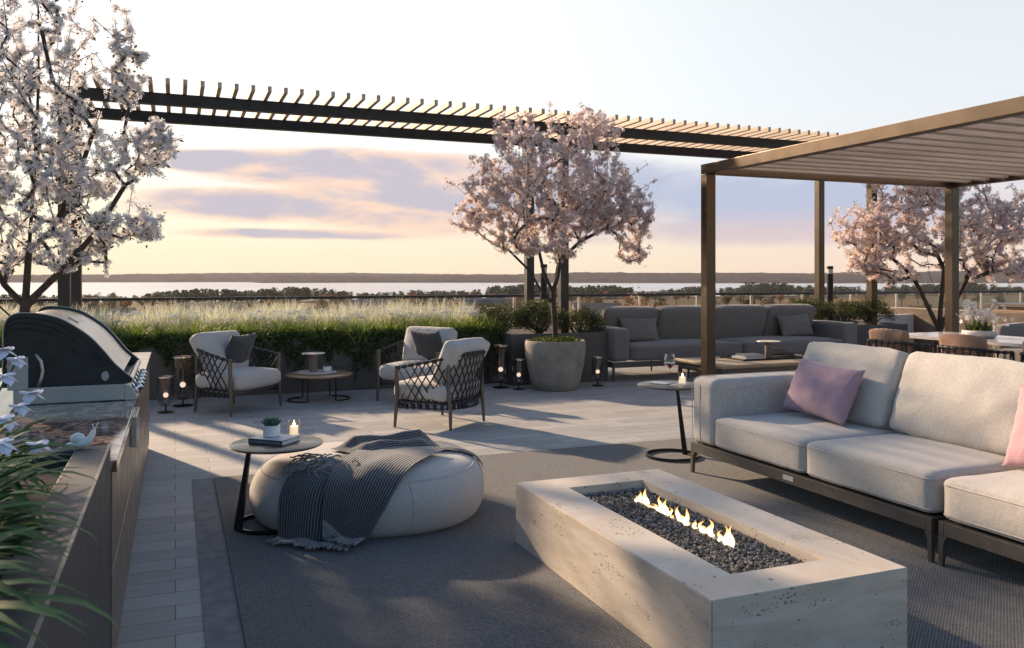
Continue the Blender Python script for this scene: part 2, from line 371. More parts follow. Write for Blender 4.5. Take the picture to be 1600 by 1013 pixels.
def m_throw():
    m, nt, b, o = newmat('striped_throw'); t = N(nt, 'ShaderNodeUVMap'); sp = N(nt, 'ShaderNodeSeparateXYZ'); L(nt, t.outputs[0], sp.inputs[0])
    fr = mth(nt, 'FRACT', sp.outputs[0]); s1 = mth(nt, 'LESS_THAN', mth(nt, 'ABSOLUTE', mth(nt, 'SUBTRACT', fr, .5)), .17)
    tw = nz(nt, coords(nt), 700, 2)
    c = mixc(nt, s1, (.022, .022, .025), (.21, .205, .20)); c = mixc(nt, mth(nt, 'MULTIPLY', tw, .35), c, (.08, .08, .08))
    setc(nt, b, 'Base Color', c); b.inputs['Roughness'].default_value = .95; b.inputs['Sheen Weight'].default_value = .4
    h = mth(nt, 'ADD', mth(nt, 'SINE', mth(nt, 'MULTIPLY', sp.outputs[0], 6.2832)), mth(nt, 'MULTIPLY', tw, .8)); bump(nt, b, h, .5, .003); return m

BRONZE = plain('dark_bronze_paint', (.032, .028, .027), .45, .1, .06, 3, .08, 300)
BRONZE_B = plain('black_bronze_paint', (.016, .016, .017), .5, .05, .06, 3, .08, 300)
CANO = plain('bronze_metal_beam', (.105, .080, .060), .37, 1.0, .02, 2, .02, 300)
LEGM = plain('taupe_metal', (.13, .115, .10), .38, .6, .1, 10)
SOFAM = plain('sofa_frame_metal', (.105, .094, .082), .40, .3, .05, 8)
BLACKM = plain('black_metal', (.022, .021, .021), .33, .5, .15, 12)
STEEL = plain('brushed_steel', (.40, .39, .38), .34, .75, .012, 3, .0, 200, stretch=(1, 6, 6))
CHROME = plain('chrome', (.75, .77, .80), .12, 1, .04, 10)
GRILLD = plain('black_enamel', (.012, .013, .015), .35, .1, .2, 5)
HOODM = plain('hood_steel', (.42, .40, .37), .30, .85, .03, 3)
STRAP = plain('charcoal_strap', (.022, .023, .027), .75, 0, .25, 60, .4, 500)
F_LIGHT = fabric('light_grey_fabric', (.52, .485, .44), .085, 380)
F_CHAIR = fabric('chair_grey_fabric', (.50, .47, .435), .08, 420)
F_DARK = fabric('dark_grey_fabric', (.18, .165, .16), .08, 700)
F_PILD = fabric('charcoal_pillow_fabric', (.070, .070, .072), .12)
F_PURP = fabric('mauve_fabric', (.40, .27, .32), .08)
F_PINK = fabric('pink_fabric', (.54, .31, .34), .08)
F_TAN = fabric('tan_cushion_fabric', (.28, .17, .12), .12)
F_OTT = fabric('ottoman_weave', (.48, .455, .425), .085, 520, .4)
THROW = m_throw(); FRINGE = fabric('fringe_yarn', (.26, .25, .245), .2)
PAV = m_pavers(); RUG = m_rug(); TRAV = m_travertine()
BAND = plain('stone_band', (.17, .17, .175), .8, 0, .2, 9, .3, 160)
PLANTER = plain('planter_metal', (.085, .078, .072), .55, .1, .12, 3, .1, 60)
NPLANT = plain('foreground_planter_metal', (.060, .058, .062), .55, .1, .05, 3)
CONC = plain('rough_concrete', (.27, .235, .195), .85, 0, .20, 5, .3, 70)
SOIL = plain('soil', (.035, .026, .018), .95, 0, .4, 30, .8, 60)
CAB = plain('bronze_cabinet', (.20, .155, .12), .38, .35, .08, 2, .04, 60)
WHITE = plain('white_ceramic', (.78, .78, .77), .4, 0, .04, 8)
WHITEW = plain('white_render', (.62, .60, .60), .8, 0, .06, 3, .2, 40)
MARB = m_marble('dark_veined_marble', (.15, .085, .065), (.58, .42, .34), 6, rough=.10)
MARBW = m_marble('white_marble_top', (.74, .71, .70), (.55, .48, .46), 2.2, rough=.14)
SLAT = m_wood('pale_wood_slat', (.40, .30, .22), (.62, .50, .39), .6, 1, .6)
SLATX = m_wood('pale_wood_louvre', (.42, .33, .26), (.62, .52, .42), .6, 0, .6)
TEAK = m_wood('teak_top', (.26, .20, .13), (.40, .31, .20), .5, 0)
WOODT = m_wood('warm_wood_top', (.22, .12, .065), (.42, .26, .15), .35, 0)
STONEL = plain('pale_stone_disc', (.55, .49, .42), .45, 0, .1, 8)
BARK = plain('bark', (.060, .040, .030), .9, 0, .4, 14, .9, 50, stretch=(1, 1, .3))
PET_W = leafmat('white_blossom_petals', (.72, .69, .70), (.88, .86, .85), .5, .6)
PET_P = leafmat('pink_blossom_petals', (.72, .55, .50), (.85, .74, .71), .55, .6, (.88, .83, .82))
LEAF_T = leafmat('blossom_tree_leaves', (.06, .07, .02), (.14, .10, .04), .35)
LEAF_D = leafmat('ivy_leaves', (.022, .045, .014), (.11, .155, .04), .3, .4)
LEAF_S = leafmat('shrub_leaves', (.035, .060, .018), (.115, .125, .045), .35, .5)
LEAF_G = leafmat('green_tuft_blades', (.12, .18, .03), (.34, .42, .09), .45)
GRASS_P = leafmat('pale_grass_plumes', (.38, .42, .28), (.70, .69, .54), .45, .8, (.78, .74, .64))
LEAF_L = leafmat('strap_leaves', (.020, .085, .024), (.075, .19, .05), .25, .55)
TUFT_C = leafmat('ground_cover_leaves', (.04, .07, .012), (.12, .15, .03), .3)
FLW = leafmat('small_white_flowers', (.60, .62, .66), (.80, .80, .82), .3, .7)
SUCC = plain('succulent_green', (.05, .13, .09), .5, 0, .3, 40)
GLASS = glassmat('clear_glass', (.96, .97, .96), .04)
GLASSR = glassmat('railing_glass', (.86, .84, .80), .04)
SMOKE = glassmat('smoked_glass', (.60, .565, .56), .08)
BULB = emis('warm_globe', (1, .80, .60), 1.0)
FLAME_C = emis('candle_flame', (1, .72, .36), 14)
WAX = plain('candle_wax', (.82, .74, .62), .5, 0, .03, 8)
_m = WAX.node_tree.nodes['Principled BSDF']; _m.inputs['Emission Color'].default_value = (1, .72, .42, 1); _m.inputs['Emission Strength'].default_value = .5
BOOKD = plain('grey_blue_book_cover', (.07, .085, .10), .45, 0, .08, 10)
BOOKL = plain('pale_book_cover', (.46, .47, .48), .5, 0, .06, 10)
PAPER = plain('book_pages', (.66, .64, .60), .8, 0, .08, 20, .3, 300, stretch=(1, 1, 30))
WINE = plain('red_wine', (.12, .008, .01), .08, 0, .1, 8)

# ---------------------------------------------------------------- soft-goods helpers
def cushion(cx, cy, cz, w, d, h, r=.05, puff=.02, seed=0, n=14, wr=.004, sag=0):
    hx, hy, hz = w/2, d/2, h/2; bm = bmesh.new(); bmesh.ops.create_cube(bm, size=2)
    bmesh.ops.subdivide_edges(bm, edges=bm.edges[:], cuts=n, use_grid_fill=True)
    for q in bm.verts:
        p = Vector((q.co.x, q.co.y, q.co.z)); P = Vector((p.x*hx, p.y*hy, p.z*hz))
        rr = min(r, hx*.98, hy*.98, hz*.98); inn = Vector((max(-hx+rr, min(hx-rr, P.x)), max(-hy+rr, min(hy-rr, P.y)), max(-hz+rr, min(hz-rr, P.z))))
        dlt = P-inn
        if dlt.length > 1e-6: P = inn+dlt.normalized()*rr
        u, v, w_ = P.x/hx, P.y/hy, P.z/hz
        P.z += puff*(1-u*u)*(1-v*v)*w_; P.x += puff*.4*(1-v*v)*(1-w_*w_)*u; P.y += puff*.4*(1-u*u)*(1-w_*w_)*v
        P.z -= sag*(1-u*u)*(1-v*v)*(1 if w_ > 0 else 0)
        nv = mn.noise_vector(Vector((P.x*7+seed, P.y*7, P.z*7)))*wr+mn.noise_vector(Vector((P.x*22+seed, P.y*22, P.z*22)))*wr*.35
        P += nv; q.co = P+Vector((cx, cy, cz))
    bm.verts.index_update(); m = MB(); m.add([q.co[:] for q in bm.verts], [tuple(q.index for q in f.verts) for f in bm.faces]); bm.free(); return m
def pillow(w, h, t, seed=0, n=26, pinch=.07):
    """knife-edge pillow in local x (width) z (height), thickness along y"""
    m = MB()
    for sgn in (1, -1):
        def fn(a, b):
            u, v = a*2-1, b*2-1; k = (max(0, (1-u**2))*max(0, (1-v**2)))**.42
            x = w/2*u*(1-pinch*(1-v*v)); z = h/2*v*(1-pinch*(1-u*u))
            wrk = mn.noise(Vector((u*2.4+seed, v*2.4, sgn)))*.18+mn.noise(Vector((u*6+seed, v*6, sgn)))*.07
            ed = math.sin(u*17+seed)*.004*abs(v)**6+math.sin(v*15+seed)*.004*abs(u)**6
            return (x, sgn*(t/2*k*(1+wrk*(.4+.6*k))+ed*0)+ed, z)
        m.grid(fn, n, n)
    bm = bmesh.new(); vs = [bm.verts.new(p) for p in m.V()]
    for i, f in enumerate(m.f):
        try: bm.faces.new([vs[j] for j in (f if i < n*n else f[::-1])])
        except Exception: pass
    bmesh.ops.remove_doubles(bm, verts=bm.verts, dist=1e-5); bm.verts.index_update()
    o = MB(); o.add([q.co[:] for q in bm.verts], [tuple(q.index for q in f.verts) for f in bm.faces]); bm.free(); return o
def xform(mb, loc=(0, 0, 0), rx=0, ry=0, rz=0):
    return mb.xf(Matrix.Translation(loc) @ Matrix.Rotation(rz, 4, 'Z') @ Matrix.Rotation(ry, 4, 'Y') @ Matrix.Rotation(rx, 4, 'X'))
def seamrect(cx, cy, z, w, d, r=.05, rad=.0028):
    pts = []
    for (sx, sy, a0) in ((1, 1, 0), (-1, 1, 90), (-1, -1, 180), (1, -1, 270)):
        for k in range(5):
            a = R(a0+k*22.5); pts.append((cx+sx*(w/2-r)+r*math.cos(a), cy+sy*(d/2-r)+r*math.sin(a), z))
    pts.append(pts[0]); return MB().tube(pts, rad, 5, False)
#@@SETTING
# ================================================================= SETTING
GZ = -22.0
def ground_mat():
    m, nt, b, o = newmat('ground_cover_far'); v = coords(nt)
    n = nz(nt, v, .02, 8, .65); n2 = nz(nt, v, .15, 5, .7)
    c = ramp(nt, n, [(.3, (.035, .045, .02)), (.45, (.10, .075, .035)), (.55, (.16, .11, .06)), (.68, (.06, .07, .025)), (.8, (.18, .15, .12))])
    c = mixc(nt, mth(nt, 'MULTIPLY', smooth(nt, n2, .3, .7), .5), c, (.05, .04, .025)); setc(nt, b, 'Base Color', c); b.inputs['Roughness'].default_value = .95; return m
mb = MB(); mb.add([(-7000, -60, GZ), (7000, -60, GZ), (7000, 880, GZ), (-7000, 880, GZ)], [(0, 1, 2, 3)]); struct('ground', mb, ground_mat())
def water_mat():
    m, nt, b, o = newmat('lake_water'); b.inputs['Base Color'].default_value = (.30, .30, .32, 1); b.inputs['Roughness'].default_value = .25; b.inputs['Specular IOR Level'].default_value = .8
    v = coords(nt, (1, .35, 1)); n = nz(nt, v, .05, 7, .7); bump(nt, b, n, .6, 3.0)
    b.inputs['Metallic'].default_value = .55; setc(nt, b, 'Base Color', mixc(nt, smooth(nt, nz(nt, coords(nt, (.25, 1, 1)), .012, 6, .7), .35, .65), (.40, .39, .40), (.58, .56, .55))); return m
mb = MB(); mb.add([(-7000, 850, GZ-.6), (7000, 850, GZ-.6), (7000, 6200, GZ-.6), (-7000, 6200, GZ-.6)], [(0, 1, 2, 3)]); struct('lake', mb, water_mat())
# far shore: ridges with a rough wooded surface
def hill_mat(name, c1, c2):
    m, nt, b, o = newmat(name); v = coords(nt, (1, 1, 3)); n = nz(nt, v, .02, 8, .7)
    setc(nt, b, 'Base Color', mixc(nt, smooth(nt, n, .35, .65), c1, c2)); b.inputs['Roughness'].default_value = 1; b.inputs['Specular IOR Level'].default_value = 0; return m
def ridge(name, x0, x1, ynear, hfun, depth, mat, nx=1100, ny=14):
    def fn(a, b_):
        x = x0+(x1-x0)*a; yn = ynear(x); t = b_
        prof = min(1, t*2.2)**.55
        hh = hfun(x)*prof*(.8+.2*t); jit = mn.fractal(Vector((x*.012, t*9+3, 1.7)), .8, 2.1, 4)*3.2*min(1, t*8)+mn.fractal(Vector((x*.05, t*20, 5.7)), .8, 2.1, 3)*3.4*min(1, t*8)+mn.noise(Vector((x*.16, t*31, 9.1)))*2.4*min(1, t*8)
        edge = 1
        return (x, yn+depth*t, GZ-1+max(0, hh+jit+4*min(1, t*20))*edge)
    o = MB().grid(fn, nx, ny); return struct(name, o, mat, smooth_=False)
sstep = lambda x, a, b: (lambda t: t*t*(3-2*t))(max(0, min(1, (x-a)/(b-a))))
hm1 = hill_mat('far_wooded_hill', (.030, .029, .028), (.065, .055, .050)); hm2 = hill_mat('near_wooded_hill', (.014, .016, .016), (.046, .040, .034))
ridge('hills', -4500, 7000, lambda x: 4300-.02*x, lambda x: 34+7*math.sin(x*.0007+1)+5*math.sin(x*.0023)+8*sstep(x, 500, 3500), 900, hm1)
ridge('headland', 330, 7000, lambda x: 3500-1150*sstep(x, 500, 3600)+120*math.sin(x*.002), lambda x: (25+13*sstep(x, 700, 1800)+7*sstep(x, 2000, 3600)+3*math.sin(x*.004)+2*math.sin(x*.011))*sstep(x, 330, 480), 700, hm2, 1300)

# the terrace deck: a slab reaching down to the ground, pavers on top
deck = MB(); deck.box(-6, -6, GZ, 26, 13.35, 0); struct('deck_slab', deck, PAV)
st = MB(); st.add([(.108, -3, .004), (.244, -3, .004), (.244, 6.20, .004), (.108, 6.20, .004)], [(0, 1, 2, 3)]); st.box(.108, -3, .0, .244, 6.2, .006); struct('paving_border', st, BAND)
rug = MB(); rug.box(.246, -2.6, .003, 5.35, 6.165, .016, .005)
tag(link('rug', rug, RUG), 'dark woven grey rug under the fire pit, ottoman and light sofa', 'rug')

# planters along the parapet
def planter(name, label, x0, y0, x1, y1, z1, wall=.05, mat=PLANTER, soil=.05):
    e = E(name, label, 'planter', ((x0+x1)/2, (y0+y1)/2, 0))
    m = MB(); m.box(x0, y0, .0, x1, y0+wall, z1); m.box(x0, y1-wall, 0, x1, y1, z1); m.box(x0, y0+wall, 0, x0+wall, y1-wall, z1); m.box(x1-wall, y0+wall, 0, x1, y1-wall, z1)
    link('wall', m, mat, e); s = MB(); s.box(x0+wall, y0+wall, .02, x1-wall, y1-wall, z1-soil); link('soil', s, SOIL, e); return e
planter('planter_box', 'long dark planter box with grasses and hanging ivy behind the lounge chairs', -4.2, 10.40, 4.0, 12.5, .65)
planter('planter_box', 'dark planter box of bushy shrubs behind the round concrete tree pot', 4.02, 10.05, 5.42, 12.5, .66)
planter('planter_box', 'dark planter box with bushy shrubs behind the right arm of the grey sofa', 9.72, 10.30, 11.06, 12.5, .64)
# joints on the long planter face
# railing
rl = E('glass_railing', 'glass balustrade with a dark handrail and pale posts along the terrace edge', 'railing', (8, 13, 0))
m = MB(); m.box(-6, 12.96, 1.07, 25, 13.04, 1.11, .008); link('handrail', m, BRONZE_B, rl)
POSTP = plain('pale_aluminium', (.50, .46, .40), .4, .6, .06, 8)
x = 7.65-1.2*11
while x < 24.5:
    m = MB(); m.box(x-.022, 12.985, .0, x+.022, 13.015, 1.07); link('post', m, POSTP, rl)
    m = MB(); m.box(x+.03, 12.996, .10, x+1.17, 13.004, 1.03); link('glass_panel', m, GLASSR, rl); x += 1.2

# ---------------------------------------------------------------- long pergola (dark frame, pale slats)
PTOP, PBOT = CH+2.175, CH+2.042
pg = E('pergola', 'long dark pergola with pale slats on top, over the planters at the back', 'pergola', (4.8, 11.4, 0))
for y in (10.8, 12.03):
    m = MB(); m.box(-1.235, y-.06, PBOT, 12.6, y+.06, PTOP, .006); link('beam', m, BRONZE_B, pg)
    for xx in (-1.175, 5.105, 10.80):
        m = MB(); m.box(xx-.062, y-.062, .60, xx+.062, y+.062, PBOT-.002, .006); link('post', m, CANO if xx > 10 else BRONZE, pg)
for k in range(0, 74):
    xx = -1.006+.1851*k; m = MB(); m.box(xx-.023, 10.235, PTOP+.002, xx+.023, 12.6, PTOP+.070, .002); link('slat', m, SLAT, pg)
# ---------------------------------------------------------------- second pergola over the sofa
cx0, cx1, cy1, cy0, zt = 5.66, 9.62, 8.24, -1.2, 2.705
cn = E('pergola', 'low bronze pergola with pale louvres, its corner post behind the light sofa', 'pergola', (7.6, 5, 0))
m = MB(); m.box(cx0, cy0, zt-.115, cx0+.12, cy1, zt, .004); link('beam', m, CANO, cn)
m = MB(); m.box(cx1-.12, cy0, zt-.115, cx1, cy1, zt, .004); link('beam', m, CANO, cn)
m = MB(); m.box(cx0+.122, cy1-.12, zt-.115, cx1-.122, cy1, zt-.002, .004); link('beam', m, CANO, cn)
m = MB(); m.box(cx0+.122, cy0, zt-.115, cx1-.122, cy0+.12, zt-.002, .004); link('beam', m, CANO, cn)
for (a, b_) in ((cx0, cy1-.12), (cx1-.12, cy1-.12), (cx0, cy0), (cx1-.12, cy0)):
    m = MB(); m.box(a, b_, .002, a+.12, b_+.12, zt-.117, .004); link('post', m, CANO, cn)
y = cy1-.36
while y > cy0+.2:
    m = MB(); m.box(cx0+.121, y-.045, zt-.085, cx1-.121, y+.045, zt-.018, .002); link('louvre', m, SLATX, cn); y -= .26
#@@OBJ
# ================================================================= FURNITURE
# ---- fire pit
PX0, PX1, PY0, PY1, PH = 1.653, 2.518, 2.344, 4.077, .325
fp = E('fire_pit', 'low rectangular travertine fire pit with burning gas flames on the rug', 'fire pit', ((PX0+PX1)/2, (PY0+PY1)/2, .016))
HX0, HX1, HY0, HY1 = 1.870, 2.296, 2.535, 3.876
def pit_body():
    bm = bmesh.new()
    def ringv(x0, x1, y0, y1, z): return [bm.verts.new(p) for p in ((x0, y0, z), (x1, y0, z), (x1, y1, z), (x0, y1, z))]
    ob, ot, it, ib = ringv(PX0, PX1, PY0, PY1, .017), ringv(PX0, PX1, PY0, PY1, PH), ringv(HX0, HX1, HY0, HY1, PH), ringv(HX0, HX1, HY0, HY1, .14)
    for a, b_ in ((ob, ot), (ot, it), (it, ib)):
        for i in range(4): bm.faces.new((a[i], a[(i+1)%4], b_[(i+1)%4], b_[i]))
    bm.faces.new(ib); bmesh.ops.recalc_face_normals(bm, faces=bm.faces)
    es = [e for e in bm.edges if e.verts[0].co.z > .1 and e.verts[1].co.z > .1 and (all(q in ot for q in e.verts) or all(q in it for q in e.verts))]
    es += [e for e in bm.edges if (e.verts[0] in ob and e.verts[1] in ot) or (e.verts[1] in ob and e.verts[0] in ot)]
    bmesh.ops.bevel(bm, geom=es, offset=.004, segments=2, affect='EDGES'); bm.verts.index_update()
    m = MB().add([q.co[:] for q in bm.verts], [tuple(q.index for q in f.verts) for f in bm.faces]); bm.free(); return m
link('stone_surround', pit_body(), TRAV, fp)
# gravel
bm = bmesh.new(); bmesh.ops.create_icosphere(bm, subdivisions=1, radius=1); iv = np.array([q.co[:] for q in bm.verts]); bm.verts.index_update(); ifc = np.array([[q.index for q in f.verts] for f in bm.faces]); bm.free()
bm = bmesh.new(); bmesh.ops.create_icosphere(bm, subdivisions=2, radius=1); iv2 = np.array([q.co[:] for q in bm.verts]); bm.verts.index_update(); ifc2 = np.array([[q.index for q in f.verts] for f in bm.faces]); bm.free()
gms = []
for vnt in range(5):
    n = 2300; tv = iv*(1+.38*np.array([mn.noise(Vector(p)*1.6+Vector((vnt*7, 0, 0))) for p in iv])[:, None])
    pos = np.stack([rng.uniform(HX0+.008, HX1-.008, n), rng.uniform(HY0+.008, HY1-.008, n), rng.uniform(.264, .286, n)], 1)
    gms.append(inst(tv, ifc, pos, rand_rot(n), rng.uniform(.0048, .0088, n)[:, None]*rng.uniform(.75, 1.25, (n, 3))))
GRAV = leafmat('lava_gravel', (.040, .036, .034), (.17, .155, .14), 0, .8, (.36, .32, .28))
g = link_np('gravel', cat(gms), GRAV, fp); g['kind'] = 'stuff'
mb = MB().box(HX0+.001, HY0+.001, .141, HX1-.001, HY1-.001, .262); link('tray', mb, SOIL, fp)
mb = MB().box(2.128, 2.86, .27, 2.152, 3.67, .288, .003); link('burner', mb, STEEL, fp)
def flame_mat():
    m = bpy.data.materials.new('gas_flame'); m.use_nodes = True; nt = m.node_tree; nt.nodes.clear()
    t = N(nt, 'ShaderNodeTexCoord'); sp_ = N(nt, 'ShaderNodeSeparateXYZ'); L(nt, t.outputs['Generated'], sp_.inputs[0]); z = sp_.outputs[2]
    c = ramp(nt, z, [(0, (1, .88, .66)), (.35, (1, .80, .46)), (.75, (1, .58, .20)), (1, (.95, .38, .10))])
    e = N(nt, 'ShaderNodeEmission'); L(nt, c, e.inputs[0]); L(nt, smooth(nt, z, .1, 1, 2.6, 1.0), e.inputs[1])
    tr = N(nt, 'ShaderNodeBsdfTransparent'); lw = N(nt, 'ShaderNodeLayerWeight'); lw.inputs[0].default_value = .5
    wv = nz(nt, coords(nt, (60, 60, 14)), 1, 2)
    f = mth(nt, 'MULTIPLY', smooth(nt, lw.outputs['Facing'], .15, .9, .85, .10), smooth(nt, wv, .3, .6, .45, 1.))
    mx = N(nt, 'ShaderNodeMixShader'); L(nt, f, mx.inputs[0]); L(nt, tr.outputs[0], mx.inputs[1]); L(nt, e.outputs[0], mx.inputs[2]); o = N(nt, 'ShaderNodeOutputMaterial'); L(nt, mx.outputs[0], o.inputs[0]); return m
FLM = flame_mat()
def flame(x, y, h, w, seed):
    pts = []; rr = []; n = 14
    for i in range(n+1):
        t = i/n; z = .283+h*t
        dx = math.sin(t*4.5+seed*1.7)*.011*t**.8+math.sin(t*9+seed)*.004*t; dy = math.sin(t*5.2+seed*2.9)*.014*t**.8+(.012*math.sin(seed*5))*t
        pts.append((x+dx, y+dy, z)); rr.append(w*(max(0, math.sin(math.pi*min(1, (t+.10)/1.10)**.75))*(1-t*.35))+.0006)
    return MB().tube(pts, rr, 12)
fy = [3.635, 3.57, 3.50, 3.435, 3.40, 3.36, 3.30, 3.225, 3.18, 3.10, 3.065, 3.03, 2.975, 2.925, 2.895]
fh = [.075, .105, .03, .105, .088, .06, .088, .095, .05, .072, .085, .075, .05, .10, .12]
fy += [3.655-.062*k for k in range(13)]; fh += [.030+.014*math.sin(k*2.3) for k in range(13)]
for i, (y, h) in enumerate(zip(fy, fh)):
    link('flame', flame(2.14+.006*math.sin(i*3.3), y, h*.78, .0115+.003*math.sin(i*2.1), i*1.37), FLM, fp, smooth_=True)

# ---- lounge chairs with strap lattice
def catmull(P, t):
    n = len(P)-1; x = min(max(t, 0), .99999)*n; i = int(x); u = x-i
    p0, p1, p2, p3 = (np.array(P[max(i-1, 0)]), np.array(P[i]), np.array(P[i+1]), np.array(P[min(i+2, n)]))
    return .5*((2*p1)+(-p0+p2)*u+(2*p0-5*p1+4*p2-p3)*u*u+(-p0+3*p1-3*p2+p3)*u**3)
def lounge_chair(label, loc, f, kind='chair', pillow_=None, seat=F_CHAIR, group='lounge chairs with strap-woven sides', name='lounge_chair', sc=1.0):
    e = E(name, label, kind, loc, math.atan2(-f[0], f[1]), group)
    TP = [(-.385, .27, .555), (-.372, .05, .600), (-.318, -.20, .650), (-.17, -.345, .688), (0, -.375, .694), (.17, -.345, .688), (.318, -.20, .650), (.372, .05, .600), (.385, .27, .555)]
    BP = [(-.370, .26, .235), (-.352, .05, .235), (-.295, -.18, .235), (-.15, -.285, .235), (0, -.305, .235), (.15, -.285, .235), (.295, -.18, .235), (.352, .05, .235), (.370, .26, .235)]
    m = MB().tube([catmull(TP, k/48) for k in range(49)], .0125, 8); link('top_rail', m, LEGM, e, True, world=False)
    m = MB().tube([catmull(BP, k/48) for k in range(49)], .011, 8)
    m.box(-.36, .235, .205, .36, .262, .255, .004); link('seat_rail', m, LEGM, e, 'auto', world=False)
    for (tx, ty, tz, bx, by) in ((-.385, .27, .575, -.392, .287), (.385, .27, .575, .392, .287), (-.292, -.245, .668, -.290, -.270), (.292, -.245, .668, .290, -.270)):
        lm = MB(); pts = [(bx, by, .0), (bx*.97, by*.97, .20), (tx*.985, ty, .30), (tx, ty, tz)]
        lm.tube(pts, [.013, .020, .022, .019], 10); link('leg', lm, LEGM, e, 'auto', world=False)
    sm = MB(); nseg = 26
    def flat(a, b_, w, t=.0035, k=4, out=.003):
        a, b_ = np.array(a), np.array(b_)
        return a, b_
    def surf(s_, h):                       # h 0 bottom .. 1 top
        T_, B_ = catmull(TP, s_), catmull(BP, s_); p = B_+(T_-B_)*h; c = np.array([p[0], p[1], 0]); 
        bul = .012*math.sin(math.pi*h); nrm = c/max(np.linalg.norm(c), 1e-6); return p+nrm*bul
    def strip(fn, w, k=7, off=.0):
        P = [fn(i/k) for i in range(k+1)]
        for i in range(k+1):
            pass
        v = []
        for i, p in enumerate(P):
            t = P[min(i+1, k)]-P[max(i-1, 0)]; t = t/np.linalg.norm(t); nr = np.array([p[0], p[1]+.05, 0]); nr = nr/np.linalg.norm(nr); sd = np.cross(t, nr); sd = sd/np.linalg.norm(sd)
            q = p+nr*off
            for a, b2 in ((-w/2, 0), (w/2, 0), (w/2, .0035), (-w/2, .0035)): v.append(q+sd*a+nr*b2)
        f_ = [(i*4+j, (i+1)*4+j, (i+1)*4+(j+1)%4, i*4+(j+1)%4) for i in range(k) for j in range(4)]+[(0, 1, 2, 3), (k*4+3, k*4+2, k*4+1, k*4)]
        sm.add(v, f_)
    d = 3.0/nseg
    for i in range(nseg):
        s0 = (i+.5)/nseg
        for sg in (1, -1):
            s1 = s0+sg*d
            if -.01 <= s1 <= 1.01:
                a, b2 = min(max(s0, .012), .988), min(max(s1, .012), .988)
                strip(lambda h, a=a, b2=b2: surf(a+(b2-a)*(1-h), h), .0135, off=.002 if sg > 0 else -.003)
        # wrap round the top rail and the band below
        p = catmull(TP, s0); q = catmull(TP, min(1, s0+.012)); q0 = catmull(TP, max(0, s0-.012)); sm.tube([q0, p, q], .0185, 8)
        bb = catmull(BP, s0); b1 = catmull(BP, min(1, s0+.013)); b0 = catmull(BP, max(0, s0-.013)); tt = b1-b0; tt /= np.linalg.norm(tt)
        nr = np.array([bb[0], bb[1], 0]); nr /= np.linalg.norm(nr)
        v = []
        for z, o_ in ((.262, .012), (.235, .017), (.190, .012), (.176, -.004), (.176, -.016), (.262, -.012)):
            for sg in (-.015, .015): v.append(np.array([bb[0], bb[1], z])+nr*o_+tt*sg)
        sm.add(v, [(i*2, i*2+1, ((i+1)%6)*2+1, ((i+1)%6)*2) for i in range(6)])
    m2 = MB().tube([catmull(BP, k/40)-np.array([0, 0, .045]) for k in range(41)], .006, 6); sm.join(m2)
    link('strap_weave', sm, STRAP, e, world=False)
    m = MB().grid(lambda a, b2: (lambda p: (p[0]*(2*b2-1)*.98/1 if False else p[0]*1.0, p[1], .228))(catmull(BP, a)), 24, 1) if False else MB().box(-.30, -.22, .226, .30, .245, .236)
    link('seat_base', m, BLACKM, e, world=False)
    sc_ = cushion(0, .055, .335, .69, .60, .165, .06, .030, seed=loc[0]*3, wr=.006); link('seat_cushion', sc_, seat, e, True, world=False)
    bc = cushion(0, 0, 0, .60, .44, .15, .045, .045, seed=loc[1]*5, wr=.008)
    for V in bc.v: V[:, 0] *= 1+.10*np.clip(V[:, 1]/.22, -1, 1)
    xform(bc, (0, -.185, .600), rx=R(118)); link('back_cushion', bc, seat, e, True, world=False)
    if pillow_:
        p = pillow(.42, .42, .16, seed=loc[0]); xform(p, pillow_[0], rx=R(-24), rz=pillow_[1])
        w = tag(link('throw_pillow', xform(p, (0, 0, 0)), F_PILD, None, True, world=False), pillow_[2], 'pillow', 'charcoal pillows on the lounge chairs')
        w.location = loc; w.rotation_euler = (0, 0, math.atan2(-f[0], f[1]))
    return e
lounge_chair('grey cushioned lounge chair with charcoal pillow, leftmost, beside the two smoked lanterns', (.586, 9.35, 0), (.714, -.70), 'armchair',
    ((-.10, -.045, .60), R(4), 'charcoal square pillow on the leftmost lounge chair'))
lounge_chair('grey lounge chair seen from behind, its woven strap back towards the ottoman', (2.388, 7.716, 0), (-.623, .782), 'armchair')
lounge_chair('grey lounge chair with charcoal pillow, behind the chair seen from its back', (2.60, 9.32, 0), (-.72, -.69), 'armchair',
    ((-.10, -.03, .60), R(-8), 'charcoal square pillow on the lounge chair by the round wooden table'))

# ---- small round coffee table and what stands on it
ct = E('coffee_table', 'round wooden coffee table on curved metal feet between the lounge chairs', 'coffee table', (1.525, 9.74, 0))
link('table_top', MB().lathe([(0, .278), (.36, .278), (.375, .284), (.375, .296), (.368, .300), (0, .300)], (1.525, 9.74, 0), 56), WOODT, ct, 'auto')
for (a0, a1) in ((R(115), R(245)), (R(-65), R(65))):
    c = (1.525+.33*math.cos((a0+a1)/2)*.45, 9.74+.33*math.sin((a0+a1)/2)*.45, .0)
    aa0, aa1 = (a0+a1)/2-R(88), (a0+a1)/2+R(88)
    # feet arcs seen left and right of the table, legs rise from their ends
    pts = [(c[0]+.20*math.cos(aa0+(aa1-aa0)*k/16), c[1]+.20*math.sin(aa0+(aa1-aa0)*k/16), .008) for k in range(17)]
    fm = MB().tube([(pts[0][0], pts[0][1], .278)]+[(p[0], p[1], .010) for p in pts]+[(pts[-1][0], pts[-1][1], .278)], .0085, 8); link('leg_frame', fm, BLACKM, ct, 'auto')
tr = E('serving_tray', 'round pale stone tray with two black handles on the wooden coffee table', 'tray', (1.50, 9.80, .302))
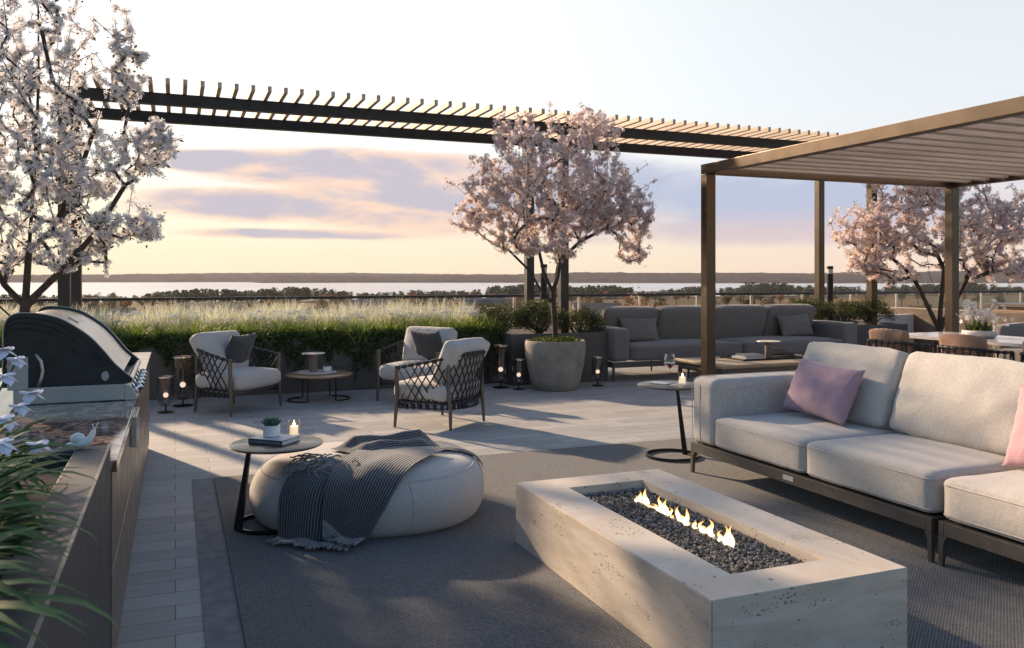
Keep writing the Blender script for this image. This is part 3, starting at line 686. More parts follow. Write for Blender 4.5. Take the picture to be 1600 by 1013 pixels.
link('tray_disc', MB().lathe([(0, .303), (.235, .303), (.245, .307), (.245, .316), (0, .316)], (1.50, 9.80, 0), 48), STONEL, tr, 'auto')
for sg in (-1, 1):
    hx = 1.50+sg*.222
    link('handle', MB().tube([(hx, 9.80-.07-.02, .316), (hx, 9.80-.07-.02, .36), (hx+sg*.01, 9.78, .37), (hx, 9.85, .36), (hx, 9.85, .316)], .005, 6), BLACKM, tr, True)
def mushroom(label, x, y, z, r=.135, h=.205):
    e = E('table_lamp', label, 'lamp', (x, y, z+.001), group='disc-topped cordless lamps on the coffee tables')
    link('base', MB().lathe([(0, 0), (.048, 0), (.050, .004), (.048, h-.02), (0, h-.02)], (x, y, z+.001), 28), plain('lamp_base_clay', (.20, .15, .12), .6), e, 'auto')
    link('lamp_shade', MB().lathe([(0, h-.018), (.05, h-.018), (r*.96, h-.004), (r, h), (r*.98, h+.006), (0, h+.006)], (x, y, z+.001), 40), STONEL, e, 'auto')
mushroom('disc-topped clay table lamp on the stone tray of the round coffee table', 1.475, 9.83, .316)
def succulent(label, x, y, z, pr, ph, lr, n=34):
    e = E('succulent_plant', label, 'plant', (x, y, z+.001))
    link('pot', MB().lathe([(0, 0), (pr*.93, 0), (pr, .004), (pr, ph), (pr*.90, ph), (pr*.88, ph-.012), (0, ph-.012)], (x, y, z+.001), 36), WHITE, e, 'auto')
    m = MB()
    for i in range(n):
        a = i*2.39996; t = i/n; el_ = R(80-62*t); ln = lr*(.75+.35*t)
        pts = []
        for k in range(6):
            u = k/5; ee = el_+R(14)*u; pts.append((x+math.cos(a)*(pr*.1+ln*u*math.cos(ee)), y+math.sin(a)*(pr*.1+ln*u*math.cos(ee)), z+ph-.008+ln*u*math.sin(ee)))
        m.tube(pts, [ln*.10, ln*.13, ln*.13, ln*.11, ln*.07, ln*.012], 6, True)
    link('leaves', m, SUCC, e, True); return e
succulent('small white succulent pot on the stone tray of the round coffee table', 1.622, 9.77, .316, .050, .058, .045)

# ---- round side tables
def side_table(label, cx, cy, r, zt_, rx_, ry_, rr, stem_b, stem_t, ringw=.022):
    e = E('side_table', label, 'side table', (rx_, ry_, .016))
    link('table_top', MB().lathe([(0, zt_-.016), (r-.012, zt_-.016), (r-.002, zt_-.010), (r, zt_-.004), (r-.006, zt_), (0, zt_)], (cx, cy, 0), 64), plain('bronze_table_top', (.15, .125, .10), .3, .55, .06, 4), e, 'auto')
    link('stem', MB().tube([(stem_b[0], stem_b[1], .020), (stem_t[0], stem_t[1], zt_-.017)], [.024, .013], 6), BLACKM, e)
    link('base_ring', MB().ring((rx_, ry_, .018), rr, .010, ringw), BLACKM, e); return e
side_table('round bronze side table holding a book and succulent, left of the ottoman', .524, 4.83, .253, .480, .500, 4.86, .193, (.318, 4.83), (.375, 4.80))
side_table('round bronze side table with the wine glass, beside the light sofa arm', 3.545, 5.575, .250, .572, 3.556, 5.56, .197, (3.70, 5.60), (3.625, 5.60))
def box_book(name, label, x, y, z, w, d, h, rz, cover, group=None):
    e = E(name, label, 'book', (x, y, z+.001), rz, group)
    m = MB().box(-w/2, -d/2, 0, w/2, d/2, .0025).box(-w/2, -d/2, h-.0025, w/2, d/2, h).box(-w/2, -d/2, .0027, -w/2+.003, d/2, h-.0027)
    link('cover', m, cover, e, world=False)
    link('pages', MB().box(-w/2+.0032, -d/2+.004, .0027, w/2-.004, d/2-.004, h-.0027), PAPER, e, world=False); return e
# book on the left table: spine faces the camera-left
bang = math.atan2(4.704-4.860, .538-.367)
bk = E('book', 'grey-blue hardcover book on the round table left of the ottoman', 'book', (.538, 4.704, .481), bang+math.pi)
bw, bd, bh = .222, .17, .028      # local x along the spine (away from the near corner), y into the table
sgn = -1
m = MB().box(0, sgn*0, 0, bw, sgn*bd, .003) if False else MB()
m.box(0, -bd, 0, bw, 0, .003); m.box(0, -bd, bh-.003, bw, 0, bh); m.box(0, -.003, .0032, bw, 0, bh-.0032)
link('cover', m, BOOKD, bk, world=False)
link('pages', MB().box(.004, -bd+.004, .0032, bw-.004, -.0032, bh-.0032), PAPER, bk, world=False)
link('jacket', MB().box(.0, -bd, bh+.0003, bw, -.0005, bh+.0012), BOOKL, bk, world=False)
try:
    tcu = bpy.data.curves.new('t', 'FONT'); tcu.body = 'Sunset The Modern  Planning  and  Houses'; tcu.size = .0125; tcu.extrude = .0002; tcu.align_x = 'CENTER'; tcu.align_y = 'CENTER'
    to = bpy.data.objects.new('t', tcu); COL.objects.link(to); bpy.context.view_layer.update()
    dg = bpy.context.evaluated_depsgraph_get(); tm = bpy.data.meshes.new_from_object(to.evaluated_get(dg)); bpy.data.objects.remove(to)
    tm.materials.clear(); tm.materials.append(PAPER); t_o = bpy.data.objects.new('spine_lettering', tm); COL.objects.link(t_o); t_o.parent = bk
    wd = max(v.co.x for v in tm.vertices)-min(v.co.x for v in tm.vertices); t_o.scale = (.92*bw/wd,)*3
    t_o.rotation_euler = (R(90), 0, R(180)); t_o.location = (bw/2, .0006, bh/2)
except Exception as ex: print('text', ex)
succulent('white cylinder pot with a spiky green succulent standing on the grey-blue book', .500, 4.868, .5105, .046, .062, .062, 40)
def candle(label, x, y, z, r=.033, h=.088, ch=.055, cr=.024):
    e = E('candle', label, 'candle', (x, y, z+.001), group='glass candle holders on the round side tables')
    z += .001
    link('glass_holder', MB().lathe([(0, 0), (r, 0), (r, h), (r-.0025, h), (r-.0025, .008), (0, .008)], (x, y, z), 32), plain('frosted', (.1, .1, .1)) if False else GLASS, e, 'auto')
    link('wax', MB().lathe([(0, .0085), (cr, .0085), (cr, ch), (cr*.85, ch+.001), (0, ch-.003)], (x, y, z), 24), WAX, e, 'auto')
    link('flame', MB().tube([(x, y, z+ch), (x, y, z+ch+.008), (x, y, z+ch+.018), (x, y, z+ch+.030)], [.0015, .0055, .0045, .0005], 8), FLAME_C, e, True)
candle('lit candle in a clear glass on the left round table behind the book', .640, 5.005, .480)
candle('lit candle in a clear glass on the round table beside the light sofa', 3.64, 5.545, .572)
wg = E('wine_glass', 'stemmed wine glass half full of red wine on the round side table', 'wine glass', (3.605, 5.67, .573))
gx, gy, gz = 3.605, 5.67, .573
link('glass', MB().lathe([(.036, 0), (.036, .0015), (.006, .004), (.0035, .012), (.003, .095), (.006, .102), (.030, .128), (.047, .150), (.044, .18), (.034, .222), (.0335, .222), (.0435, .18), (.0462, .150), (.029, .129), (.004, .106)], (gx, gy, gz), 32, close=False), GLASS, wg, True)
link('wine', MB().lathe([(0, .108), (.005, .1085), (.029, .1305), (.0452, .150), (.0455, .155), (0, .155)], (gx, gy, gz), 32), WINE, wg, 'auto')
ph = E('phone', 'slim phone lying on the round side table beside the wine glass', 'phone', (3.495, 5.635, .573), R(-68))
link('body', MB().box(-.076, -.036, .0, .076, .036, .008, .003), WHITE, ph, world=False); link('screen', MB().box(-.072, -.033, .0082, .072, .033, .0092), plain('pale_screen', (.45, .43, .40), .2, 0, .05), ph, world=False)

# ---- ottoman
OC, OA, OB, OTH, OH = (1.0675, 4.924), .6748, .5994, -.337, .373
OPR = [(0, 1.0), (.3, .995), (.55, .98), (.75, .94), (.86, .875), (.93, .79), (.98, .64), (1.0, .48), (.985, .28), (.94, .12), (.86, .047)]
def orad(ph_): return (abs(math.cos(ph_)/OA)**2.35+abs(math.sin(ph_)/OB)**2.35)**(-1/2.35)
def opoint(ph_, r, z):
    rr = orad(ph_)*r; x, y = rr*math.cos(ph_), rr*math.sin(ph_)
    return (OC[0]+x*math.cos(OTH)-y*math.sin(OTH), OC[1]+x*math.sin(OTH)+y*math.cos(OTH), z)
opl = [tuple(catmull(OPR, k/30)) for k in range(31)]
m = MB(); nph = 96
for r, z in opl:
    pass
v = [opoint(2*math.pi*j/nph, max(r, .001), z*OH) for r, z in opl for j in range(nph)]
m.add(v, [(i*nph+j, (i+1)*nph+j, (i+1)*nph+(j+1)%nph, i*nph+(j+1)%nph) for i in range(30) for j in range(nph)]+[tuple(30*nph+j for j in range(nph))])
ot = E('ottoman', 'large oval pebble ottoman in pale woven fabric on the rug', 'ottoman', (*OC, .017))
link('body', m, F_OTT, ot, True)
sm = MB().tube([opoint(2*math.pi*k/96, .905, .832*OH+.002) for k in range(97)], .0032, 5, False)
for a in (-R(62), R(10), R(82), R(154), R(226)):
    sm.tube([opoint(a-OTH*0, catmull(OPR, t)[0]+.003, catmull(OPR, t)[1]*OH) for t in np.linspace(.45, .98, 14)], .0026, 5, False)
link('seam', sm, F_OTT, ot, True)
link('plinth', MB().add([opoint(2*math.pi*j/48, .84, z) for z in (.017, .0185+.0) for j in range(48)], [(j, (j+1)%48, 48+(j+1)%48, 48+j) for j in range(48)]), BLACKM, ot) if False else None

# ---- throw blanket wrapped over the ottoman
WP = [(r, z*OH) for r, z in opl if True]
WP = [p for p in WP if p[1] > .48*OH]+[(1.0, .48*OH), (1.015, .3*OH), (1.025, .15*OH), (1.03, .028)]
def wrap(px, py, off):
    lx, ly = px*math.cos(-OTH)-py*math.sin(-OTH), px*math.sin(-OTH)+py*math.cos(-OTH)
    ph_ = math.atan2(ly, lx); rho = math.hypot(lx, ly); Rr = orad(ph_); acc = 0
    pr, pz = WP[0]; pr *= Rr
    for r, z in WP[1:]:
        r *= Rr; d = math.hypot(r-pr, z-pz)
        if acc+d >= rho:
            t = (rho-acc)/d; rr, zz_ = pr+(r-pr)*t, pz+(z-pz)*t; nx_, nz_ = (pz-z)/d, (r-pr)/d
            rr += nx_*off; zz_ += nz_*off; break
        acc += d; pr, pz = r, z
    else: rr = pr+(rho-acc); zz_ = .022+off
    rr /= Rr
    return opoint(ph_, rr, max(zz_, .021))
th = E('throw_blanket', 'dark grey striped fringed throw draped over the pale ottoman', 'throw blanket', (OC[0], OC[1], OH))
def sheet(name, c, nu, nv, stripes, offf, bow=0.):
    TL, TR, BL, BR = [np.array(q) for q in c]
    def fn(u, v_):
        p = (TL*(1-u)+TR*u)*(1-v_)+(BL*(1-u)+BR*u)*v_
        tv = (BL+BR-TL-TR)/2; tv = tv/np.linalg.norm(tv); p = p+np.array([-tv[1], tv[0]])*bow*math.sin(math.pi*v_)*0+tv*bow*math.sin(math.pi*u)
        return wrap(p[0], p[1], offf(u, v_))
    m_ = MB(); m_.grid(fn, nu, nv, (stripes, 1)); return m_, fn
def fringe(fn, n, ln, v0, seed):
    r_ = random.Random(seed); f_ = MB()
    for i in range(n):
        u = (i+.5)/n; du = r_.uniform(-.03, .03); l_ = ln*r_.uniform(.75, 1.1); pts = []
        for k in range(5):
            t = k/4; q = fn(min(1.1, max(-.1, u+du*t*t)), v0+l_*t); w_ = .004*t; pts.append((q[0]+r_.uniform(-w_, w_), q[1]+r_.uniform(-w_, w_), q[2]+.002))
        f_.tube(pts, [.0055, .0058, .0052, .005, .0054], 5)
    return f_
nzf = lambda a, b_, s_: mn.noise(Vector((a, b_, s_)))
o1 = lambda u, v_: .008+.012*max(0, nzf(u*3.2, v_*1.6, 1.3)+.2)+.010*(math.sin(u*15+v_*2.5)*.5+.5)*min(1, v_*1.6)
s1, f1 = sheet('l1', [(-.20, -.06), (.12, -.16), (-.76, -.51), (-.31, -.86)], 90, 70, 30, o1, .03)
o2 = lambda u, v_: .024+.012*max(0, nzf(u*3, v_*2, 7.3)+.3)+.007*(math.sin(u*11+v_*3)*.5+.5)
s2, f2 = sheet('l2', [(.0, .08), (.40, -.19), (-.42, -.62), (-.225, -.86)], 80, 70, 26, o2, .02)
o3 = lambda u, v_: .010+.010*max(0, nzf(u*4, v_*3, 4.3)+.3)+.012*math.exp(-((u-.9)/.08)**2)
s3, f3 = sheet('l3', [(.16, .22), (.18, -.14), (.66, .26), (.70, -.13)], 50, 40, 18, o3)
def o4(u, v_):                               # bunched folds lying on top
    e_ = (math.sin(math.pi*u)**.5)*(min(1, 6*v_)*min(1, 6*(1-v_)))
    return .014+e_*(.024+.030*(.5+.5*math.sin(u*13+v_*5+1.5*nzf(u*2, v_*3, 2.2)))+.030*(nzf(u*2.5, v_*3.1, 9.1)+.4))
s4, f4 = sheet('l4', [(.46, .30), (.40, .0), (-.22, .10), (-.10, -.14)], 90, 90, 24, o4)
def fn5(u, v_):
    p = f4(u, v_); return p
for s_, nm in ((s1, 'hanging_fold'), (s2, 'front_fold'), (s3, 'back_fold'), (s4, 'bunched_fold')): link(nm, s_, THROW, th, True, uv=True)
link('fringe', fringe(f1, 44, .13, .995, 3), FRINGE, th, True); link('fringe', fringe(f2, 32, .15, .995, 5), FRINGE, th, True); fr = MB()
r_ = random.Random(11)
for i in range(46):
    a = r_.uniform(0, 1); bx, by = -.30+.06*r_.gauss(0, 1)-.02, -.10-.26*a; ang = math.pi+R(r_.uniform(-20, 75)); l_ = r_.uniform(.06, .11); pts = []
    for k in range(5):
        t = k/4; an = ang+t*r_.uniform(-.5, .5); q = wrap(bx+math.cos(an)*l_*t, by+math.sin(an)*l_*t, .030+.010*math.sin(math.pi*t)+r_.uniform(0, .004)); pts.append(q)
    fr.tube(pts, [.0042, .0044, .004, .0038, .0042], 5)
link('fringe', fr, FRINGE, th, True)
#@@OBJ2
# ================================================================= SOFAS
def seat_block(e, x0, y0, x1, y1, z0, z1, mat, seed, name='seat_cushion', puff=.013, world=True):
    c = cushion((x0+x1)/2, (y0+y1)/2, (z0+z1)/2, abs(x1-x0), abs(y1-y0), z1-z0, .038, puff, seed, 16, .003)
    o = link(name, c, mat, e, True)
    sm = seamrect((x0+x1)/2, (y0+y1)/2, z1-.036, abs(x1-x0)+.001, abs(y1-y0)+.001, .040, .0036); sm.join(seamrect((x0+x1)/2, (y0+y1)/2, z0+.030, abs(x1-x0)+.001, abs(y1-y0)+.001, .040, .0032))
    link('piping', sm, mat, o, True); return o
def sofa_frame(e, x0, y0, x1, y1, zb=.165, zt_=.232, leg=.030, legs=None):
    m = MB(); t = .03
    m.box(x0, y0, zb, x1, y0+t, zt_, .003); m.box(x0, y1-t, zb, x1, y1, zt_, .003); m.box(x0, y0+t, zb, x0+t, y1-t, zt_, .003); m.box(x1-t, y0+t, zb, x1, y1-t, zt_, .003)
    m.box(x0+t, y0+t, zt_-.02, x1-t, y1-t, zt_-.004); link('frame', m, SOFAM, e)
    for (xx, yy) in legs or ((x0, y0), (x0, y1), (x1, y0), (x1, y1)):
        sx = 1 if abs(xx-x0) < abs(xx-x1) else -1; sy = 1 if abs(yy-y0) < abs(yy-y1) else -1
        v = []
        for z, w in ((.017, .020), (.125, .026), (zb-.001, .044)):
            a, b_ = sorted((xx, xx+sx*w)); c_, d = sorted((yy, yy+sy*w))
            v += [(a, c_, z), (b_, c_, z), (b_, d, z), (a, d, z)]
        f_ = [(3, 2, 1, 0), (8, 9, 10, 11)]+[(k*4+j, k*4+(j+1)%4, k*4+4+(j+1)%4, k*4+4+j) for k in range(2) for j in range(4)]
        link('leg', MB().add(v, f_), SOFAM, e)
# light sofa, module with the arm: front face at X=3.40 looking -X, runs along Y
X0, X1 = 3.400, 4.42
sf = E('sofa', 'light grey sofa module with an arm and a mauve pillow, beside the fire pit', 'sofa', (3.91, 4.05, .016))
sofa_frame(sf, X0, 3.025, X1, 5.075)
arm = cushion((X0+.004+X1)/2, 4.945, .465, X1-X0-.008, .262, .464, .05, .008, 3, 18, .002); link('armrest', arm, F_LIGHT, sf, True)
sm = MB()
for yy in (5.058, 4.965): sm.tube([(X0+.003, yy, .26), (X0+.002, yy, .64), (X0+.028, yy, .684), (X0+.07, yy, .6985), (X1-.08, yy, .699)], .0028, 5, False)
link('arm_piping', sm, F_LIGHT, sf, True)
seat_block(sf, X0+.006, 3.925, X1-.02, 4.812, .236, .448, F_LIGHT, 1)
seat_block(sf, X0+.006, 3.032, X1-.02, 3.918, .236, .450, F_LIGHT, 2)
def back_cush(e, yc, w, seed, mat=F_LIGHT, xb=4.20, zc=.685, h=.50, t=.19, lean=17):
    c = cushion(0, 0, 0, w, h, t, .040, .045, seed, 20, .010)
    for V in c.v: V[:, 2] *= 1-.22*np.clip(V[:, 1]/(h/2), -.3, 1)
    # local x -> along Y, local y -> up, local z -> -X (front)
    M_ = Matrix(((0, 0, -1), (-1, 0, 0), (0, 1, 0))).to_4x4()
    c.xf(Matrix.Translation((xb, yc, zc)) @ Matrix.Rotation(R(lean), 4, 'Y') @ M_)
    o = link('back_cushion', c, mat, e, True)
    k = seamrect(0, 0, t/2-.05, w-.006, h-.006, .055, .003); k.xf(Matrix.Translation((xb, yc, zc)) @ Matrix.Rotation(R(lean), 4, 'Y') @ M_); link('piping', k, mat, o, True)
back_cush(sf, 4.385, .84, 1); back_cush(sf, 3.47, .90, 2)
bk_ = MB().box(X1-.05, 3.03, .24, X1-.002, 4.80, .60, .02); link('back_frame', bk_, F_LIGHT, sf)
link('name_plate', MB().box(X0-.0025, 4.005, .186, X0-.0005, 4.095, .214), plain('pale_plate', (.55, .54, .52), .4, .3, .05), sf)
sf2 = E('sofa', 'armless light grey sofa module with a pink pillow at the right edge', 'sofa', (3.91, 1.95, .016))
sofa_frame(sf2, X0, .93, X1, 2.985)
seat_block(sf2, X0+.006, 1.96, X1-.02, 2.978, .236, .446, F_LIGHT, 3); seat_block(sf2, X0+.006, .94, X1-.02, 1.952, .236, .446, F_LIGHT, 4)
back_cush(sf2, 2.47, .93, 5); back_cush(sf2, 1.50, .93, 6)
link('back_frame', MB().box(X1-.05, .94, .24, X1-.002, 2.975, .60, .02), F_LIGHT, sf2)
M_ = Matrix(((0, -1, 0), (-1, 0, 0), (0, 0, 1))).to_4x4()
def sofa_pillow(label, x, y, z, w, h, t, mat, seed, lean, roll, cat_='pillow'):
    p = pillow(w, h, t, seed); p.xf(Matrix.Rotation(R(lean), 4, 'Y') @ Matrix.Rotation(R(roll), 4, 'X') @ M_)
    o = link('throw_pillow', p, mat, None, True, world=False); o.location = (x, y, z); tag(o, label, cat_); return o
sofa_pillow('mauve rectangular pillow leaning in the corner of the light sofa', 3.965, 4.395, .655, .60, .38, .17, F_PURP, 2.2, 24, 3)
sofa_pillow('pale pink pillow on the light sofa at the right edge of the picture', 3.93, 2.72, .665, .58, .42, .17, F_PINK, 5.1, 22, -3)

# dark sofa at the back: front face at Y=9.91 looking -Y, X 5.42..9.65
bs = E('sofa', 'long dark grey four-seat sofa in front of the balustrade', 'sofa', (7.53, 10.4, .0))
YB0, YB1 = 9.91, 10.92
m = MB(); m.box(5.42, YB0, .185, 9.65, YB0+.03, .262, .003); m.box(5.42, YB1-.03, .185, 9.65, YB1, .262, .003); m.box(5.42, YB0+.03, .185, 5.45, YB1-.03, .262, .003); m.box(9.62, YB0+.03, .185, 9.65, YB1-.03, .262, .003); link('frame', m, SOFAM, bs)
for xx in (5.42, 6.6, 7.50, 7.545, 8.6, 9.62):
    for yy in (YB0, YB1-.03): link('leg', MB().tube([(xx+.015, yy+.015, .0), (xx+.015, yy+.015, .184)], [.013, .022], 6), SOFAM, bs)
for xa in (5.424, 9.376): link('armrest', cushion(xa+.135, (YB0+YB1)/2, .487, .27, YB1-YB0-.01, .445, .05, .006, xa, 14, .002), F_DARK, bs, True)
for i, (a, b_) in enumerate(((5.70, 7.53), (7.535, 9.37))):
    seat_block(bs, a, YB0+.006, b_, YB1-.1, .266, .470, F_DARK, 10+i, puff=.03)
for i, (a, b_) in enumerate(((5.62, 6.50), (6.52, 7.44), (7.47, 8.44), (8.46, 9.36))):
    c = cushion(0, 0, 0, b_-a, .52, .18, .035, .03, 20+i, 16, .007); xform(c, ((a+b_)/2, YB1-.27, .71), rx=R(108)); link('back_cushion', c, F_DARK, bs, True)
link('back_frame', MB().box(5.70, YB1-.05, .265, 9.37, YB1-.005, .62, .02), F_DARK, bs)
for lb, x, rr in (('dark grey lumbar pillow at the left end of the long dark sofa', 6.12, 2), ('dark grey lumbar pillow at the right end of the long dark sofa', 8.88, -3)):
    p = pillow(.62, .36, .16, x); p.xf(Matrix.Rotation(R(-22), 4, 'X') @ Matrix.Rotation(R(rr), 4, 'Y')); o = link('throw_pillow', p, F_DARK, None, True, world=False); o.location = (x, YB1-.50, .655); tag(o, lb, 'pillow', 'lumbar pillows on the dark sofa')

# teak coffee table before it
tb = E('coffee_table', 'large rectangular teak-topped coffee table before the dark sofa', 'coffee table', (7.0, 8.9, 0))
link('table_top', MB().box(6.05, 8.37, .295, 7.95, 9.42, .345, .025), TEAK, tb)
link('frame', MB().box(6.09, 8.41, .215, 7.91, 9.38, .293, .004), SOFAM, tb)
for xx in (6.09, 7.87):
    for yy in (8.41, 9.34): link('leg', MB().box(xx, yy, 0, xx+.04, yy+.04, .214), SOFAM, tb)
link_t = E('serving_tray', 'dark rectangular tray on the teak coffee table', 'tray', (7.15, 9.0, .346))
link('base', MB().box(6.62, 8.72, .3465, 7.80, 9.20, .352), BLACKM, link_t)
m = MB(); m.box(6.62, 8.72, .3525, 7.80, 8.735, .368); m.box(6.62, 9.185, .3525, 7.80, 9.20, .368); m.box(6.62, 8.736, .3525, 6.635, 9.184, .368); m.box(7.785, 8.736, .3525, 7.80, 9.184, .368); link('rim', m, BLACKM, link_t)
box_book('book', 'lower pale book of the stack on the dark tray', 6.88, 8.95, .3525, .34, .26, .028, R(6), BOOKL)
box_book('book', 'upper grey book of the stack on the dark tray', 6.90, 8.96, .382, .28, .22, .024, R(-5), BOOKD)
mushroom('disc-topped table lamp on the dark tray before the long dark sofa', 7.22, 8.98, .3525, .155, .205)
cv = MB(); 
def curvfn(a, b_):
    t = a; x = 7.36+.34*t; return (x, 8.90+.22*b_, .358+.10*(1-t)**2+.010)
cv.grid(curvfn, 12, 2); cv.grid(lambda a, b_: tuple(np.array(curvfn(a, 1-b_))-np.array([0, 0, .008])), 12, 2)
tag(link('magazine', cv, BOOKL, None, True), 'pale curled magazine leaning on the dark tray of the teak table', 'magazine')

# ---- lanterns
def lantern(label, x, y, h, r):
    e = E('lantern', label, 'lantern', (x, y, .0), group='smoked glass floor lanterns'); c = (x, y, 0)
    link('base', MB().lathe([(0, .001), (r*.95, .001), (r*.98, .006), (r*.9, .010), (.010, .014), (.008, .075), (0, .075)], c, 32), BLACKM, e, 'auto')
    zb = .072
    link('glass_shade', MB().lathe([(.012, zb), (r*.55, zb+.003), (r*.84, zb+.020), (r*.97, zb+.055), (r, zb+.10), (r, h)], c, 36, close=False), SMOKE, e, True)
    link('metal_rim', MB().ring((x, y, h-.002), r-.002, .010, .014), CHROME, e)
    bm = bmesh.new(); bmesh.ops.create_icosphere(bm, subdivisions=3, radius=.030 if h > .45 else .026); bm.verts.index_update()
    g = MB().add([(q.co.x+x, q.co.y+y, q.co.z+zb+h*.30) for q in bm.verts], [tuple(q.index for q in f.verts) for f in bm.faces]); bm.free(); link('globe', g, BULB, e, True)
    link('globe_stem', MB().tube([(x, y, zb+.01), (x, y, zb+h*.30-.027)], .004, 6), BLACKM, e)
lantern('small smoked glass lantern, leftmost, in front of the taller one', -.092, 9.40, .365, .083)
lantern('tall smoked glass lantern just left of the leftmost lounge chair', .075, 9.82, .530, .110)
lantern('tall smoked glass lantern between a lounge chair and the concrete pot', 3.83, 9.95, .530, .110)
lantern('small smoked glass lantern touching the left of the round concrete pot', 3.975, 9.70, .370, .078)
lantern('small smoked glass lantern between the concrete pot and the dark sofa', 5.06, 9.66, .365, .080)

# ---- concrete pot with the middle tree
TX, TY = 4.42, 9.58
pt = E('plant_pot', 'large round rough concrete pot holding the middle blossom tree', 'pot', (TX, TY, 0))
link('pot_body', MB().lathe([(0, .001), (.262, .001), (.275, .008), (.315, .12), (.355, .30), (.378, .46), (.382, .56), (.374, .605), (.368, .612), (.352, .612), (.345, .60), (.345, .54), (0, .54)], (TX, TY, 0), 64), CONC, pt, True)
LT = np.array([(0, 0, 0), (-.28, .45, .06), (0, 1, -.05), (.28, .45, .06)], float); LF = np.array([(0, 1, 2, 3)])
def leafcloud(n, posf, size, tilt=None):
    pos = posf(n); return inst(LT, LF, pos, rand_rot(len(pos), tilt), rng.uniform(size*.6, size*1.25, len(pos)))
def discpos(n): a = rng.uniform(0, 2*np.pi, n); r = .345*np.sqrt(rng.uniform(0, 1, n)); return np.stack([TX+r*np.cos(a), TY+r*np.sin(a), .60+rng.uniform(-.05, .05, n)-.05*(r/.345)**4], 1)
link('soil', MB().lathe([(0, .541), (.34, .541), (.34, .575), (0, .575)], (TX, TY, 0), 40), SOIL, pt)
o = link_np('ground_cover', leafcloud(5200, discpos, .026), TUFT_C); tag(o, 'low green ground cover filling the round concrete pot', 'ground cover', kind='stuff')

